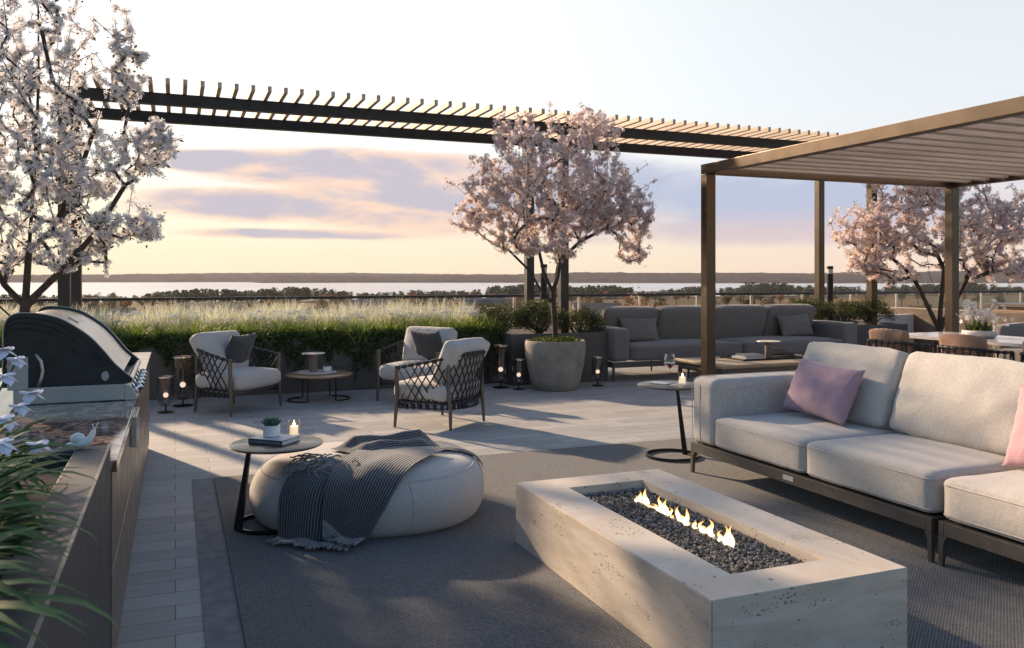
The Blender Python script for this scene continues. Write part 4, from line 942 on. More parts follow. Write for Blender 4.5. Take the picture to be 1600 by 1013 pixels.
# ================================================================= BLOSSOM TREES
RT = np.array([.9284, -.3717, 0]); FW = np.array([.3717, .9284, 0])
def flower_tpl(np_=5):
    v = [(0, 0, 0)]; f = []
    for k in range(np_):
        a = 2*math.pi*k/np_; ca, sa = math.cos(a), math.sin(a)
        i = len(v); 
        for (r, t, z) in ((.55, .26, .12), (1.0, 0, .02+.12*(k % 2)), (.55, -.26, .12)): v.append((r*ca-t*sa, r*sa+t*ca, z))
        f.append((0, i, i+1, i+2))
    return np.array(v), np.array(f)
FT, FF = flower_tpl()
def blossom_tree(name, label, base, stems, lobes, petal, nflow, fsize, seed, leafn=.14, rbase=.05, clump=.085, dens=1.5):
    r_ = np.random.default_rng(seed); base = np.array(base, float)
    nodes = []; par = []; 
    def addnode(p, pr): nodes.append(np.array(p, float)); par.append(pr); return len(nodes)-1
    root = addnode(base, -1)
    for st_ in stems:
        pr = root if st_[0] == 0 else st_[0]
        for q in st_[1:]: pr = addnode(base+RT*q[0]+FW*q[1]+np.array([0, 0, q[2]]), pr)
    start = len(nodes); A = []
    for (dx, dy, z, rx_, ry_, rz_, n) in lobes:
        n = int(n*dens); q = r_.normal(size=(n, 3)); q /= np.linalg.norm(q, axis=1)[:, None]; rad = r_.uniform(.1, 1, n)**.5; rad[::7] *= 1.22
        q = q*rad[:, None]*np.array([rx_, ry_, rz_]); A.append(base+np.outer(q[:, 0]+dx, RT)+np.outer(q[:, 1]+dy, FW)+np.outer(q[:, 2]+z, [0, 0, 1]))
    A = np.concatenate(A); org = nodes[min(2, start-1)]
    A = A[np.argsort(np.linalg.norm(A-org, axis=1)+r_.uniform(0, .25, len(A)))]; ends = []
    for a in A:
        P_ = np.array(nodes[1:]); d = a-P_; dist = np.linalg.norm(d, axis=1); pen = np.where(d[:, 2] < .15*dist, .35*dist, 0)
        k = int(np.argmin(dist+pen))+1; p0 = nodes[k]; m_ = max(1, int(dist[k-1]/.16)); pr = k
        pd = (p0-nodes[par[k]]) if par[k] >= 0 else np.array([0, 0, 1.]); pd = pd/(np.linalg.norm(pd)+1e-6)
        for i in range(1, m_+1):
            t = i/m_; c = p0*(1-t)+a*t+pd*(dist[k-1]*.22*math.sin(math.pi*t))+r_.normal(size=3)*.014*(i < m_); pr = addnode(c, pr)
        ends.append(pr)
    n = len(nodes); w = np.zeros(n); ch = [[] for _ in range(n)]
    for i in range(1, n): ch[par[i]].append(i)
    for i in range(n-1, -1, -1):
        if not ch[i]: w[i] = 1
        if par[i] >= 0: w[par[i]] += w[i]
    rad = rbase*(w/w[0])**.42; rad = np.maximum(rad, .0028)
    # wood: continue thickest child as one tube
    wood = MB(); done = set(); stack = [(0, None)]
    while stack:
        i, frm = stack.pop(); pts = [] if frm is None else [nodes[frm]]; rr = [] if frm is None else [min(rad[frm], rad[i]*1.15)]
        while True:
            pts.append(nodes[i]); rr.append(rad[i]); c = sorted(ch[i], key=lambda q: -w[q])
            for q in c[1:]: stack.append((q, i))
            if not c: break
            i = c[0]
        if len(pts) > 1: wood.tube(pts, rr, 9 if rr[0] > .02 else 5 if rr[0] > .006 else 4, False)
    e = E(name, label, 'tree', tuple(base)); 
    link('trunk', wood, BARK, e, True)
    # flowers gather on the last two segments of every twig
    cen = []
    for q in ends:
        cen.append(nodes[q]); p = par[q]
        if p >= 0: cen.append((nodes[q]+nodes[p])/2); 
        if p >= 0 and par[p] >= 0: cen.append(nodes[p])
    cen = np.array(cen); idx = r_.integers(0, len(cen), nflow)
    off = r_.normal(size=(nflow, 3)); off *= (clump*r_.uniform(.1, 1, nflow)**.7/np.linalg.norm(off, axis=1))[:, None]
    pos = cen[idx]+off; 
    global rng
    fl = inst(FT, FF, pos, rand_rot(nflow), fsize*r_.uniform(.7, 1.15, nflow)); link_np('crown', fl, petal, e)
    nl = int(nflow*leafn); idx = r_.integers(0, len(cen), nl); pos = cen[idx]+r_.normal(size=(nl, 3))*clump*.7
    link_np('leaves', inst(LT, LF, pos, rand_rot(nl), fsize*1.5*r_.uniform(.6, 1.2, nl)), LEAF_T, e); return e
def zsc(q, k=.8375): return 1.4+(q-1.4)*k
WT_ST = [(0, (0, 0, .9), (.02, 0, 1.15), (.05, .0, 1.6), (.10, 0, 2.3), (.10, .05, 3.0), (.12, 0, 3.9)),
     (2, (-.16, .02, 1.32), (-.36, .05, 1.7), (-.52, .0, 2.2), (-.6, -.1, 2.8)),
     (2, (.14, -.02, 1.26), (.36, -.06, 1.45), (.62, -.05, 1.75), (.86, -.1, 2.1)),
     (3, (.20, .05, 1.75), (.36, .1, 2.1), (.5, .15, 2.6), (.72, .1, 3.1)),
     (1, (-.14, .1, 1.05), (-.34, .15, 1.2), (-.6, .2, 1.5))]
WT_LB = [(a*.8375, b_*.8375, zsc(z), c_*.8375, d*.8375, e_*.8375, n) for (a, b_, z, c_, d, e_, n) in
    [(.10, 0, 3.5, .60, .65, .80, 110), (-.65, .1, 3.2, .75, .7, .95, 110), (1.0, 0, 3.45, .17, .20, .50, 36), (1.15, -.05, 2.55, .36, .35, .26, 40),
     (.60, 0, 2.35, .46, .5, .42, 50), (.10, 0, 2.3, .55, .55, .5, 80), (1.02, -.05, 1.88, .34, .35, .20, 40), (.50, 0, 1.68, .40, .4, .26, 44), (-.75, .1, 2.0, .6, .5, .5, 70),
     (-.25, .1, 1.62, .35, .4, .22, 30), (.05, 0, 4.7, .75, .7, .6, 70), (.45, -.05, 2.85, .26, .4, .3, 20), (1.32, -.1, 2.72, .14, .15, .16, 12)]]
blossom_tree('blossom_tree', 'white blossoming tree at the left edge, behind the grill', (-1.13, 7.67, .02), WT_ST, WT_LB, PET_W, 22500, .0245, 3, .16, .040, .038, 2.0)
blossom_tree('blossom_tree', 'unseen white blossoming tree added further left to shade the foreground planter', (-3.15, 8.3, .02), WT_ST, [(a, b_, z-.3, c_*1.15, d*1.2, e_, n) for (a, b_, z, c_, d, e_, n) in WT_LB], PET_W, 16000, .046, 13, .10, .045, .08)  # unseen tree, added so its crown shades the foreground planter
blossom_tree('blossom_tree', 'pink blossoming tree growing in the round concrete pot', (TX, TY, .56),
    [(0, (.0, 0, .12), (-.02, 0, .50), (-.03, 0, .66), (.03, .02, 1.0), (.10, .02, 1.4), (.12, 0, 2.0)),
     (3, (-.14, 0, .88), (-.22, .03, 1.25), (-.35, .06, 1.7), (-.5, .0, 2.3)), (3, (.03, -.03, .85), (.06, -.05, 1.05), (.30, -.1, 1.28), (.62, -.12, 1.45)),
     (4, (-.06, .05, 1.25), (-.12, .1, 1.7)), (2, (-.18, .05, .68), (-.32, .08, .92), (-.6, .1, 1.2))],
    [(-.05, 0, 2.12, .98, .8, .74, 190), (-.85, 0, 1.78, .42, .45, .42, 52), (.80, 0, 1.72, .45, .45, .42, 60), (-.52, 0, 2.72, .30, .3, .28, 22), (.42, 0, 2.72, .42, .4, .30, 40),
     (-1.12, 0, 1.58, .24, .25, .20, 14), (1.10, 0, 1.50, .20, .25, .26, 16), (-.55, 0, 1.32, .38, .3, .20, 26), (.95, 0, 1.18, .24, .25, .18, 16), (.2, 0, 1.55, .7, .5, .28, 70), (0, 0, 1.95, 1.20, .85, .55, 110), (-.10, -.1, 1.22, .45, .35, .16, 26)],
    PET_P, 29000, .025, 5, .06, .034, .048, 2.1)
tpx, tpy = 11.22, 9.86
blossom_tree('blossom_tree', 'pink blossoming tree at the right, behind the marble dining table', (tpx, tpy, .02),
    [(0, (.02, 0, .55), (.05, 0, 1.0), (.10, 0, 1.5), (.1, 0, 2.2)), (1, (-.20, 0, 1.0), (-.40, 0, 1.4), (-.75, 0, 1.7)), (1, (.25, 0, .95), (.50, 0, 1.45), (.9, 0, 1.9)), (2, (-.08, .1, 1.4), (-.15, .1, 2.0))],
    [(0, 0, 2.25, 1.15, .9, .72, 210), (-1.15, 0, 2.1, .50, .55, .50, 70), (1.15, 0, 2.2, .70, .6, .55, 80), (-.2, 0, 3.1, 1.0, .8, .55, 90), (-.75, 0, 1.45, .40, .35, .20, 22), (.95, 0, 1.50, .6, .5, .25, 44), (-1.2, 0, 1.6, .3, .3, .2, 14)],
    PET_P, 26000, .030, 9, .05, .055, .062, 2.0)

# ================================================================= PLANTING
def blade_tpl(nseg=4, w=.5, bend=.35):
    v = []; f = []
    for i in range(nseg+1):
        t = i/nseg; ww = w*(1-t)**.6*(.6+.9*math.sin(math.pi*min(1, t*.9+.1)))*.5 if i < nseg else .001
        y = bend*t*t; z = t-.18*bend*t*t
        v += [(-ww, y, z), (ww, y, z)]
        if i: f.append(((i-1)*2, (i-1)*2+1, i*2+1, i*2))
    return np.array(v), np.array(f)
def blades(n, posf, length, width, bend=.35, tilt=.35, lv=.3, nseg=4):
    tv, tf = blade_tpl(nseg, 1, bend); pos = posf(n); n = len(pos); ln = length*rng.uniform(1-lv, 1+lv, n)
    sc = np.stack([np.full(n, width)*rng.uniform(.7, 1.2, n), ln, ln], 1); return inst(tv, tf, pos, rand_rot(n, tilt), sc)
def clumps(cs, spread): 
    cs = np.array(cs)
    def f(n): i = rng.integers(0, len(cs), n); return cs[i]+np.stack([rng.normal(0, spread, n), rng.normal(0, spread, n), np.zeros(n)], 1)
    return f
def rect(x0, x1, y0, y1, z): return lambda n: np.stack([rng.uniform(x0, x1, n), rng.uniform(y0, y1, n), np.full(n, z)], 1)
cl = [(x+rng.normal(0, .07), y+rng.normal(0, .06), .58) for x in np.arange(-3.2, 4.0, .27) for y in (11.1, 11.45, 11.8, 12.1)]; cl1 = [c for c in cl if rng.random() < .5]; cl2 = [c for c in cl if c not in cl1]
g1 = cat([blades(9500, clumps(cl1, .035), .45, .0100, .5, .55, .26), blades(7500, clumps(cl2, .05), .37, .0095, .42, .6, .25), blades(2500, rect(-3.3, 4.0, 10.95, 12.3, .58), .28, .009, .4, .5)]); 
link_np('grass', g1, GRASS_P).update_tag(); o = COL.objects[-1] if False else bpy.data.objects['grass']; tag(o, 'pale feathery ornamental grass filling the long planter', 'grass', kind='stuff')
g2 = blades(3000, clumps([(x+rng.normal(0, .06), 11.0+rng.normal(0, .3), .58) for x in np.arange(-3.2, 4.0, .12)], .06), .30, .010, .5, .6)
o = link_np('leafy_grass', g2, LEAF_G); tag(o, 'green grass blades among the pale grass of the long planter', 'grass', kind='stuff')
tc_ = [(x+rng.normal(0, .04), 10.62+rng.normal(0, .07), .60) for x in np.arange(-3.2, 3.98, .23)]
g3 = blades(5200, clumps(tc_, .022), .25, .015, .9, .80, .35, 5); o = link_np('green_tufts', g3, LEAF_G); tag(o, 'bright green leaf tufts along the front of the long planter', 'ground cover', kind='stuff')
# small white umbels
um = []; hd = []
for cx_ in (-1.2, -.55, .05, .9, 1.25, 1.5, 2.2, 2.7, 3.05, 3.4, 3.75, -1.9):
    for k in range(15): hd.append((cx_+rng.normal(0, .17), 10.74+rng.uniform(-.12, .12), rng.uniform(.88, 1.0)))
hd = np.array(hd); n = len(hd)*22; ih = np.repeat(np.arange(len(hd)), 22)
a = rng.uniform(0, 2*np.pi, n); rr = .046*np.sqrt(rng.uniform(0, 1, n)); pos = hd[ih]+np.stack([rr*np.cos(a), rr*np.sin(a), -rr*rr*6+rng.normal(0, .003, n)], 1)
o = link_np('white_flowers', inst(FT, FF, pos, rand_rot(n, .6), np.full(n, .0155)), FLW); tag(o, 'small flat white flower heads in the long planter', 'flowers', kind='stuff')
# ivy: spills over the front
drops = [(-1.7, .5, .30), (-.6, .25, .18), (.15, .28, .45), (.35, .2, .2), (1.02, .13, .38), (1.35, .13, .38), (1.75, .22, .20), (2.15, .25, .33), (2.45, .12, .40), (2.9, .2, .25), (3.3, .45, .30), (3.75, .25, .44), (-2.6, .5, .3)]
def ivypos(n):
    x = rng.uniform(-4.0, 4.0, n); dep = np.full(n, .035)
    for c, w_, d in drops: dep = np.maximum(dep, 1.2*d*np.exp(-((x-c)/w_)**2*1.1))
    dep *= 1+.25*np.sin(x*37)+.2*np.sin(x*61+1); t = rng.uniform(0, 1, n)**.9
    top = rng.uniform(0, 1, n) < .42
    z = np.where(top, .655+rng.uniform(0, .075, n), .68-dep*t*1.08); y = np.where(top, 10.36+rng.uniform(0, .26, n), 10.385-rng.uniform(0, .06, n)*(1-.5*t))
    return np.stack([x, y, z], 1)
o = link_np('trailing_ivy', leafcloud(30000, ivypos, .036), LEAF_D); tag(o, 'dark green ivy trailing over the front of the long planter', 'ivy', kind='stuff')
# shrubs (each its own thing): leaves on short twigs inside lumpy ellipsoids
def shrub_mesh(seed, nl=5200, ls=.030):
    r_ = np.random.default_rng(seed); q = r_.normal(size=(nl, 3)); q /= np.linalg.norm(q, axis=1)[:, None]
    cc = r_.normal(size=(46, 3)); cc /= np.linalg.norm(cc, axis=1)[:, None]; cc[:, 2] = np.abs(cc[:, 2])*.9-.15; cc *= r_.uniform(.6, .95, 46)[:, None]
    i = r_.integers(0, 46, nl); p = cc[i]+q*(r_.uniform(0, 1, nl)**.5*.24)[:, None]; p[:, 2] = np.maximum(p[:, 2], -.35)
    up = inst(LT, LF, p, rand_rot(nl), ls*r_.uniform(.7, 1.3, nl)*2.2); st_ = MB()
    for c in cc[:30]: st_.tube([(0, 0, -.55), tuple(c*.5+np.array([0, 0, -.15])), tuple(c)], [.02, .012, .004], 4, False)
    return up, st_
SH = [shrub_mesh(s_) for s_ in (1, 2, 3)]
def shrub(label, x, y, z, rx_, ry_, rz_, k, rot, grp):
    e = E('shrub', label, 'shrub', (x, y, z), rot, grp); sc = Matrix.Diagonal((rx_, ry_, rz_, 1))
    for nm, mb_, mt in (('leaves', SH[k][0], LEAF_S), ('stems', SH[k][1], BARK)):
        c = MB(); c.v = [mb_.V() @ np.diag([rx_, ry_, rz_])]; c.f = mb_.f; c.n = mb_.n; c.uvl = [np.zeros((len(c.v[0]), 2))]
        (link_np if nm == 'leaves' else link)(nm, c, mt, e, world=False)
    return e
G1, G2 = 'bushy shrubs in the planter behind the concrete pot', 'bushy shrubs in the planter beside the dark sofa'
shrub('leftmost bushy shrub behind the round concrete pot, next to the pale grass', 4.15, 10.75, .78, .38, .42, .36, 0, 0, G1)
shrub('bushy shrub right behind the trunk of the tree in the concrete pot', 4.66, 10.62, .80, .40, .42, .38, 1, 1, G1)
shrub('rightmost bushy shrub behind the concrete pot, hanging over the planter corner', 5.20, 10.48, .74, .38, .42, .34, 2, 2, G1)
shrub('bushy shrub behind the right back cushion of the dark sofa', 9.75, 11.15, .78, .45, .45, .36, 1, .5, G2)
shrub('bushy shrub in the middle of the planter beside the dark sofa', 10.22, 10.85, .78, .42, .42, .36, 2, 2.5, G2)
shrub('rightmost bushy shrub of the planter beside the dark sofa', 10.82, 10.85, .78, .42, .45, .38, 0, 4, G2)
# tiny flowering plant behind the dark sofa
o = link_np('flowering_plant', leafcloud(1500, lambda n: np.array([6.55, 11.3, .75])+rng.normal(size=(n, 3))*np.array([.14, .1, .14]), .04), leafmat('russet_leaves', (.30, .16, .09), (.45, .30, .24), .4)); tag(o, 'russet flowering plant seen between two cushions of the dark sofa', 'plant')
# bollard lights in the planters
for lb, x, y in (('slim black bollard light left of the trunk of the middle tree', 5.02, 11.28), ('slim black bollard light in the planter right of the dark sofa', 10.42, 11.35)):
    e = E('bollard_light', lb, 'bollard light', (x, y, .6), group='bollard lights among the shrubs')
    link('post', MB().lathe([(0, .0), (.052, 0), (.052, .86), (0, .86)], (x, y, .6), 24), BLACKM, e, 'auto')
    link('lens', MB().lathe([(.047, .861), (.047, .94), (.020, .945), (.020, .861)], (x, y, .6), 24, close=False), plain('frosted_lens', (.62, .60, .58), .3), e, 'auto')
    link('cap', MB().lathe([(0, .941), (.052, .941), (.052, .99), (0, .992)], (x, y, .6), 24), BLACKM, e, 'auto')
#@@OBJ3
# ================================================================= OUTDOOR KITCHEN
ko = E('kitchen_counter', 'bronze outdoor kitchen counter with a dark marble top under the grill', 'counter', (-.62, 5.2, 0))
link('cabinet', MB().box(-1.05, 3.12, .0, -.215, 7.5, .744), CAB, ko)
yy = 3.125
while yy < 7.4:
    for (a, b_) in ((.06, .40), (.405, .742)): link('door_panel', MB().box(-.2148, yy, a, -.197, min(yy+.61, 7.498), b_, .002), CAB, ko)
    yy += .615
link('countertop', MB().box(-1.10, 3.115, .745, -.182, 7.52, .785, .004), MARB, ko)
gl = E('gas_grill', 'black and steel hooded gas grill on the marble counter at left', 'grill', (-.48, 5.1, .786))
GY0, GY1 = 4.61, 5.60
prof = [(-.765, .873), (-.762, 1.017), (-.760, 1.149), (-.742, 1.203), (-.71, 1.225), (-.668, 1.229), (-.599, 1.222), (-.518, 1.198), (-.452, 1.157), (-.385, 1.103), (-.324, 1.032), (-.284, .978), (-.25, .942), (-.224, .918), (-.204, .899), (-.197, .886), (-.203, .876), (-.227, .868)]
def sm2(P_, n):
    return [tuple(catmull([(a, b_, 0) for a, b_ in P_], k/n)[:2]) for k in range(n+1)]
pf = sm2(prof, 60)
for y0, y1 in ((GY0, GY0+.022), (GY1-.022, GY1)): 
    sp_ = link('hood_side', MB().prism(pf, 'y', y0, y1), GRILLD, gl)
    tube = MB().tube([(a, y0 if y0 == GY0 else y1, b_) for a, b_ in pf[2:58]], .0035, 5, False); link('trim', tube, HOODM, gl, True)
inn = [(a*.94-.03, .873+(b_-.873)*.955) for a, b_ in pf[:46]]+[(-.30, .872)]
link('hood', MB().prism(inn, 'y', GY0+.023, GY1-.023), HOODM, gl, 'auto')
link('handle', MB().tube([(-.208, GY0+.01, .886), (-.208, GY1-.01, .886)], .014, 12), HOODM, gl, 'auto')
link('fire_box', MB().box(-.72, GY0+.004, .787, -.235, GY1-.01, .868, .004), STEEL, gl)
fpn = MB().prism([(-.234, .787), (-.234, .862), (-.215, .862), (-.176, .800), (-.176, .787)], 'y', GY0+.004, GY1-.01); link('control_panel', fpn, STEEL, gl)
for k in range(5):
    y = 4.74+.17*k; kn = MB().lathe([(0, 0), (.030, 0), (.031, .006), (.025, .010), (.023, .034), (.018, .038), (0, .038)], (0, 0, 0), 20); kn.xf(Matrix.Translation((-.192, y, .826)) @ Matrix.Rotation(R(58), 4, 'Y')); link('knob', kn, CHROME, gl, 'auto')
for j, sc_ in enumerate((.93, .86, .79)):
    q = [(-.76+(a+.76)*sc_-.0, .873+(b_-.873)*sc_) for a, b_ in pf[9:40]]; link('groove', MB().tube([(a, GY0-.0006, b_) for a, b_ in q], .0045, 5, False), GRILLD, gl, True)
def disc_y(x, z, rx_, rz_, y): return MB().prism([(x+rx_*math.cos(t), z+rz_*math.sin(t)) for t in np.linspace(0, 2*np.pi, 25)[:-1]], 'y', y-.003, y-.0004)
link('vent_hole', disc_y(-.322, .912, .017, .024, GY0), plain('silver_disc', (.36, .38, .42), .3, .7, .05), gl)
link('vent_hole', disc_y(-.322, .912, .017, .024, GY1-.022), plain('silver_disc_b', (.36, .38, .42), .3, .7, .05), gl)
link('badge_plate', MB().box(-.742, GY0-.010, .86, -.655, GY0-.0006, 1.016, .002), STEEL, gl)
link('curved_arm', MB().tube([(-.622, GY0-.008, 1.03), (-.600, GY0-.010, .995), (-.592, GY0-.010, .95), (-.600, GY0-.010, .905), (-.612, GY0-.008, .872)], .0085, 8), STEEL, gl, True)
pl = MB().box(-.028, 0, -.0015, .028, .30, .0025, .001); pl.box(-.028, 0, .0027, .028, .012, .008); pl.xf(Matrix.Translation((-.50, 4.95, 1.172)) @ Matrix.Rotation(R(31), 4, 'Y')); link('window_plate', pl, STEEL, gl)
link('drip_drawer', MB().box(-.196, 4.33, .60, -.168, 4.66, .742, .004), STEEL, gl)

# ---- foreground planter with strap-leaved plants
nplanter = E('planter_box', 'dark metal planter in the left foreground, a snail ornament on its rim', 'planter', (-.8, 1.2, 0))
m = MB(); m.box(-1.5, -1.0, 0, -.20, -.94, .845, .003); m.box(-1.5, 3.02, 0, -.20, 3.085, .845, .003); m.box(-1.5, -.939, 0, -1.44, 3.019, .845, .003); m.box(-.30, -.939, 0, -.20, 3.019, .845, .003); link('wall', m, NPLANT, nplanter)
link('lip', MB().box(-.206, -.99, .8455, -.198, 3.083, .8475), plain('edge_highlight', (.30, .26, .22), .4, .4, .1), nplanter)  # paler strip paints the highlight along the planter's outer edge
link('soil', MB().box(-1.439, -.938, .02, -.301, 3.018, .80), SOIL, nplanter)
def strap_plant(label, x, y, n, ln, seed, flowers=()):
    global rng
    rng = np.random.default_rng(seed); e = E('strap_leaf_plant', label, 'plant', (x, y, .80), group='strap-leaved plants in the foreground planter')
    V = []; F = []; nv = 0
    for i in range(n):
        a = rng.uniform(0, 2*math.pi); l_ = ln*rng.uniform(.65, 1.15); th0 = R(rng.uniform(58, 88)); w = rng.uniform(.009, .0145); droop = rng.uniform(1.5, 2.5); ns = 9
        px, py, pz = x+.03*math.cos(a)+rng.normal(0, .02), y+.03*math.sin(a)+rng.normal(0, .02), .80; tw = rng.uniform(-.3, .3)
        for k in range(ns+1):
            t = k/ns; ang = th0-droop*t**1.3; sa_, ca_ = -math.sin(a+tw), math.cos(a+tw); ww = w*min(1, 4*(1-t)+.03)*(.55+.45*min(1, t*5))
            fold = ww*.5
            V += [(px-sa_*ww, py-ca_*ww, pz+fold*.6), (px, py, pz), (px+sa_*ww, py+ca_*ww, pz+fold*.6)]
            px += math.cos(a)*math.cos(ang)*l_/ns; py += math.sin(a)*math.cos(ang)*l_/ns; pz += math.sin(ang)*l_/ns; pz = max(pz, .80 if px < -.30 else .30)
            if px > -.31 and pz < .853 and px < -.19: pz = .855
            if k < ns:
                o_ = nv+k*3; F += [(o_, o_+1, o_+4, o_+3), (o_+1, o_+2, o_+5, o_+4)]
        nv += (ns+1)*3
    mb_ = MB().add(V, F); link('leaves', mb_, LEAF_L, e, True)
    for (fx, fy_, fz, fs) in flowers:
        st_ = MB().tube([(x, y, .80), ((x+fx)/2, (y+fy_)/2-.01, (.8+fz)/2+.02), (fx, fy_, fz-.012)], [.004, .0032, .0028], 6, False); so_ = link('stem', st_, LEAF_L, e, True)
        P_ = MB(); nr = rng.integers(5, 7)
        for q in range(nr):
            a = 2*math.pi*q/nr+rng.uniform(-.2, .2); up = .35 if q % 2 else -.15
            def pf_(u, v_, a=a, up=up):
                r_ = fs*.82*u; w_ = fs*.46*math.sin(math.pi*min(1, .12+u*.85))*(2*v_-1); z = fs*(up*u-.55*u*u*(1 if up < 0 else .55))+.10*fs*math.cos(v_*9)*u*u-.25*abs(w_)
                return (fx+r_*math.cos(a)-w_*math.sin(a), fy_+r_*math.sin(a)+w_*math.cos(a), fz+z)
            P_.grid(pf_, 6, 5)
        link('flower', P_, PETF, so_, True)
    return e
PETF = plain('pale_lilac_petals', (.70, .71, .80), .6, 0, .06, 60)
strap_plant('strap-leaved plant with white flowers, nearest to the grill in the foreground planter', -.56, 2.55, 140, .33, 31, ((-.47, 2.879, 1.187, .042), (-.448, 2.758, 1.122, .040), (-.385, 2.787, 1.066, .042), (-.457, 2.99, 1.149, .040)))
strap_plant('strap-leaved plant with white flowers, second from the grill in the foreground planter', -.52, 2.18, 170, .36, 32, ((-.409, 2.746, 1.036, .040), (-.413, 2.535, 1.033, .042), (-.315, 2.387, .986, .036), (-.365, 2.20, 1.028, .04)))
strap_plant('large strap-leaved plant in the middle of the left foreground', -.46, 1.75, 190, .37, 33, ((-.44, 1.80, 1.02, .034),))
strap_plant('strap-leaved plant arching over the planter rim at the bottom left', -.44, 1.38, 190, .35, 34)
strap_plant('strap-leaved plant at the bottom left corner of the picture', -.43, 1.08, 160, .33, 35)
strap_plant('back row strap-leaved plant at the left edge behind the flowers', -.85, 2.3, 110, .45, 36)
strap_plant('back row strap-leaved plant low at the left edge', -.80, 1.6, 110, .45, 37)
# snail ornament
sn = E('snail_ornament', 'white snail ornament on the corner of the foreground planter rim', 'ornament', (-.275, 3.045, .8465))
bx, by, bz = -.285, 3.045, .8470
body = MB().tube([(bx-.060, by, bz+.004), (bx-.035, by, bz+.011), (bx, by, bz+.014), (bx+.020, by, bz+.020), (bx+.031, by, bz+.034), (bx+.038, by, bz+.050), (bx+.042, by, bz+.058)], [.002, .009, .014, .0145, .010, .008, .0035], 12)
link('body', body, WHITE, sn, True)
shell = MB(); bm = bmesh.new(); bmesh.ops.create_icosphere(bm, subdivisions=3, radius=1); bm.verts.index_update()
shell.add([(bx-.008+q.co.x*.022, by+q.co.y*.015, bz+.031+q.co.z*.019) for q in bm.verts], [tuple(q.index for q in f.verts) for f in bm.faces]); bm.free(); link('shell', shell, WHITE, sn, True)
for dx in (-.006, .006): link('tentacle', MB().tube([(bx+.040, by+dx, bz+.055), (bx+.042+dx*.6, by+dx*1.5, bz+.067), (bx+.043+dx*1.2, by+dx*1.6, bz+.077)], [.0018, .0015, .0020], 6), WHITE, sn, True)

# ================================================================= DINING SET
dt = E('dining_table', 'long white marble dining table behind the light sofa', 'dining table', (8.2, 5.2, 0))
def rr_box(x0, y0, x1, y1, r):
    P_ = []
    for (cx_, cy_, a0) in ((x1-r, y1-r, 0), (x0+r, y1-r, 90), (x0+r, y0+r, 180), (x1-r, y0+r, 270)):
        for k in range(7): a = R(a0+k*15); P_.append((cx_+r*math.cos(a), cy_+r*math.sin(a)))
    return P_
link('table_top', MB().prism(rr_box(7.72, 2.9, 8.66, 7.48, .06), 'z', .712, .742), MARBW, dt)
for yy in (3.4, 5.2, 6.9): 
    link('leg', MB().tube([(8.0, yy, .0), (8.16, yy, .35), (8.0, yy, .711)], .022, 6), BRONZE_B, dt); link('leg', MB().tube([(8.4, yy, .0), (8.22, yy, .35), (8.4, yy, .711)], .022, 6), BRONZE_B, dt)
def dining_chair(label, x, y, rz):
    e = E('dining_chair', label, 'dining chair', (x, y, 0), rz, 'dining chairs with tan back cushions')   # local +Y = facing
    RL = [(-.27, .20, .66), (-.285, -.02, .675), (-.25, -.20, .695), (-.10, -.255, .70), (.10, -.255, .70), (.25, -.20, .695), (.285, -.02, .675), (.27, .20, .66)]
    link('arm_rail', MB().tube([catmull(RL, k/32) for k in range(33)], .013, 8), BRONZE_B, e, True, world=False)
    for lx, ly, tz in ((-.27, .20, .66), (.27, .20, .66), (-.23, -.22, .69), (.23, -.22, .69)): link('leg', MB().tube([(lx*1.03, ly*1.08, 0), (lx, ly, tz)], [.010, .015], 6), BRONZE_B, e, world=False)
    sm = MB()
    for i in range(17):
        s0 = (i+.5)/17; p = catmull(RL, s0); b_ = np.array([p[0]*.93, p[1]*.93, .43]); pa, pb = catmull(RL, s0-.015), catmull(RL, s0+.015)
        sm.tube([pa, p, pb], .0185, 8); sm.tube([p+[-.008, 0, 0], b_], .006, 4); sm.tube([p+[.008, 0, 0], b_+[.02*(1 if i % 2 else -1), 0, 0]], .006, 4)
    link('strap_weave', sm, STRAP, e, world=False)
    link('seat_cushion', cushion(0, 0, .455, .50, .46, .07, .03, .01, x*3, 8, .003), F_TAN, e, True, world=False)
    link('seat_frame', MB().box(-.25, -.22, .395, .25, .22, .419, .005), BRONZE_B, e, world=False)
    c = cushion(0, 0, 0, .50, .38, .09, .03, .03, x, 14, .007)
    for V in c.v: V[:, 2] += .004*np.sin(V[:, 0]*95)*np.clip(V[:, 1]/.19, 0, 1)**3; V[:, 1] += .004*np.sin(V[:, 0]*95)*np.clip(V[:, 1]/.19, 0, 1)**3
    xform(c, (0, -.125, .635), rx=R(104)); link('back_cushion', c, F_TAN, e, True, world=False); return e
dining_chair('tan cushioned dining chair at the far left end of the marble table', 7.42, 7.02, R(-90))
dining_chair('tan cushioned dining chair in the middle of the near row at the marble table', 7.42, 6.09, R(-90))
dining_chair('tan cushioned dining chair cut off by the right edge of the picture', 7.42, 5.18, R(-90))
of = E('orchid_bowl', 'low white bowl of white orchids on the marble dining table', 'flower bowl', (8.15, 6.62, .743))
ox, oy = 8.15, 6.62
link('bowl', MB().lathe([(0, 0), (.13, 0), (.155, .006), (.175, .035), (.178, .060), (.170, .078), (.160, .080), (.158, .066), (0, .066)], (ox, oy, .743), 48), MARBW, of, True)
st_ = MB(); fpos = []
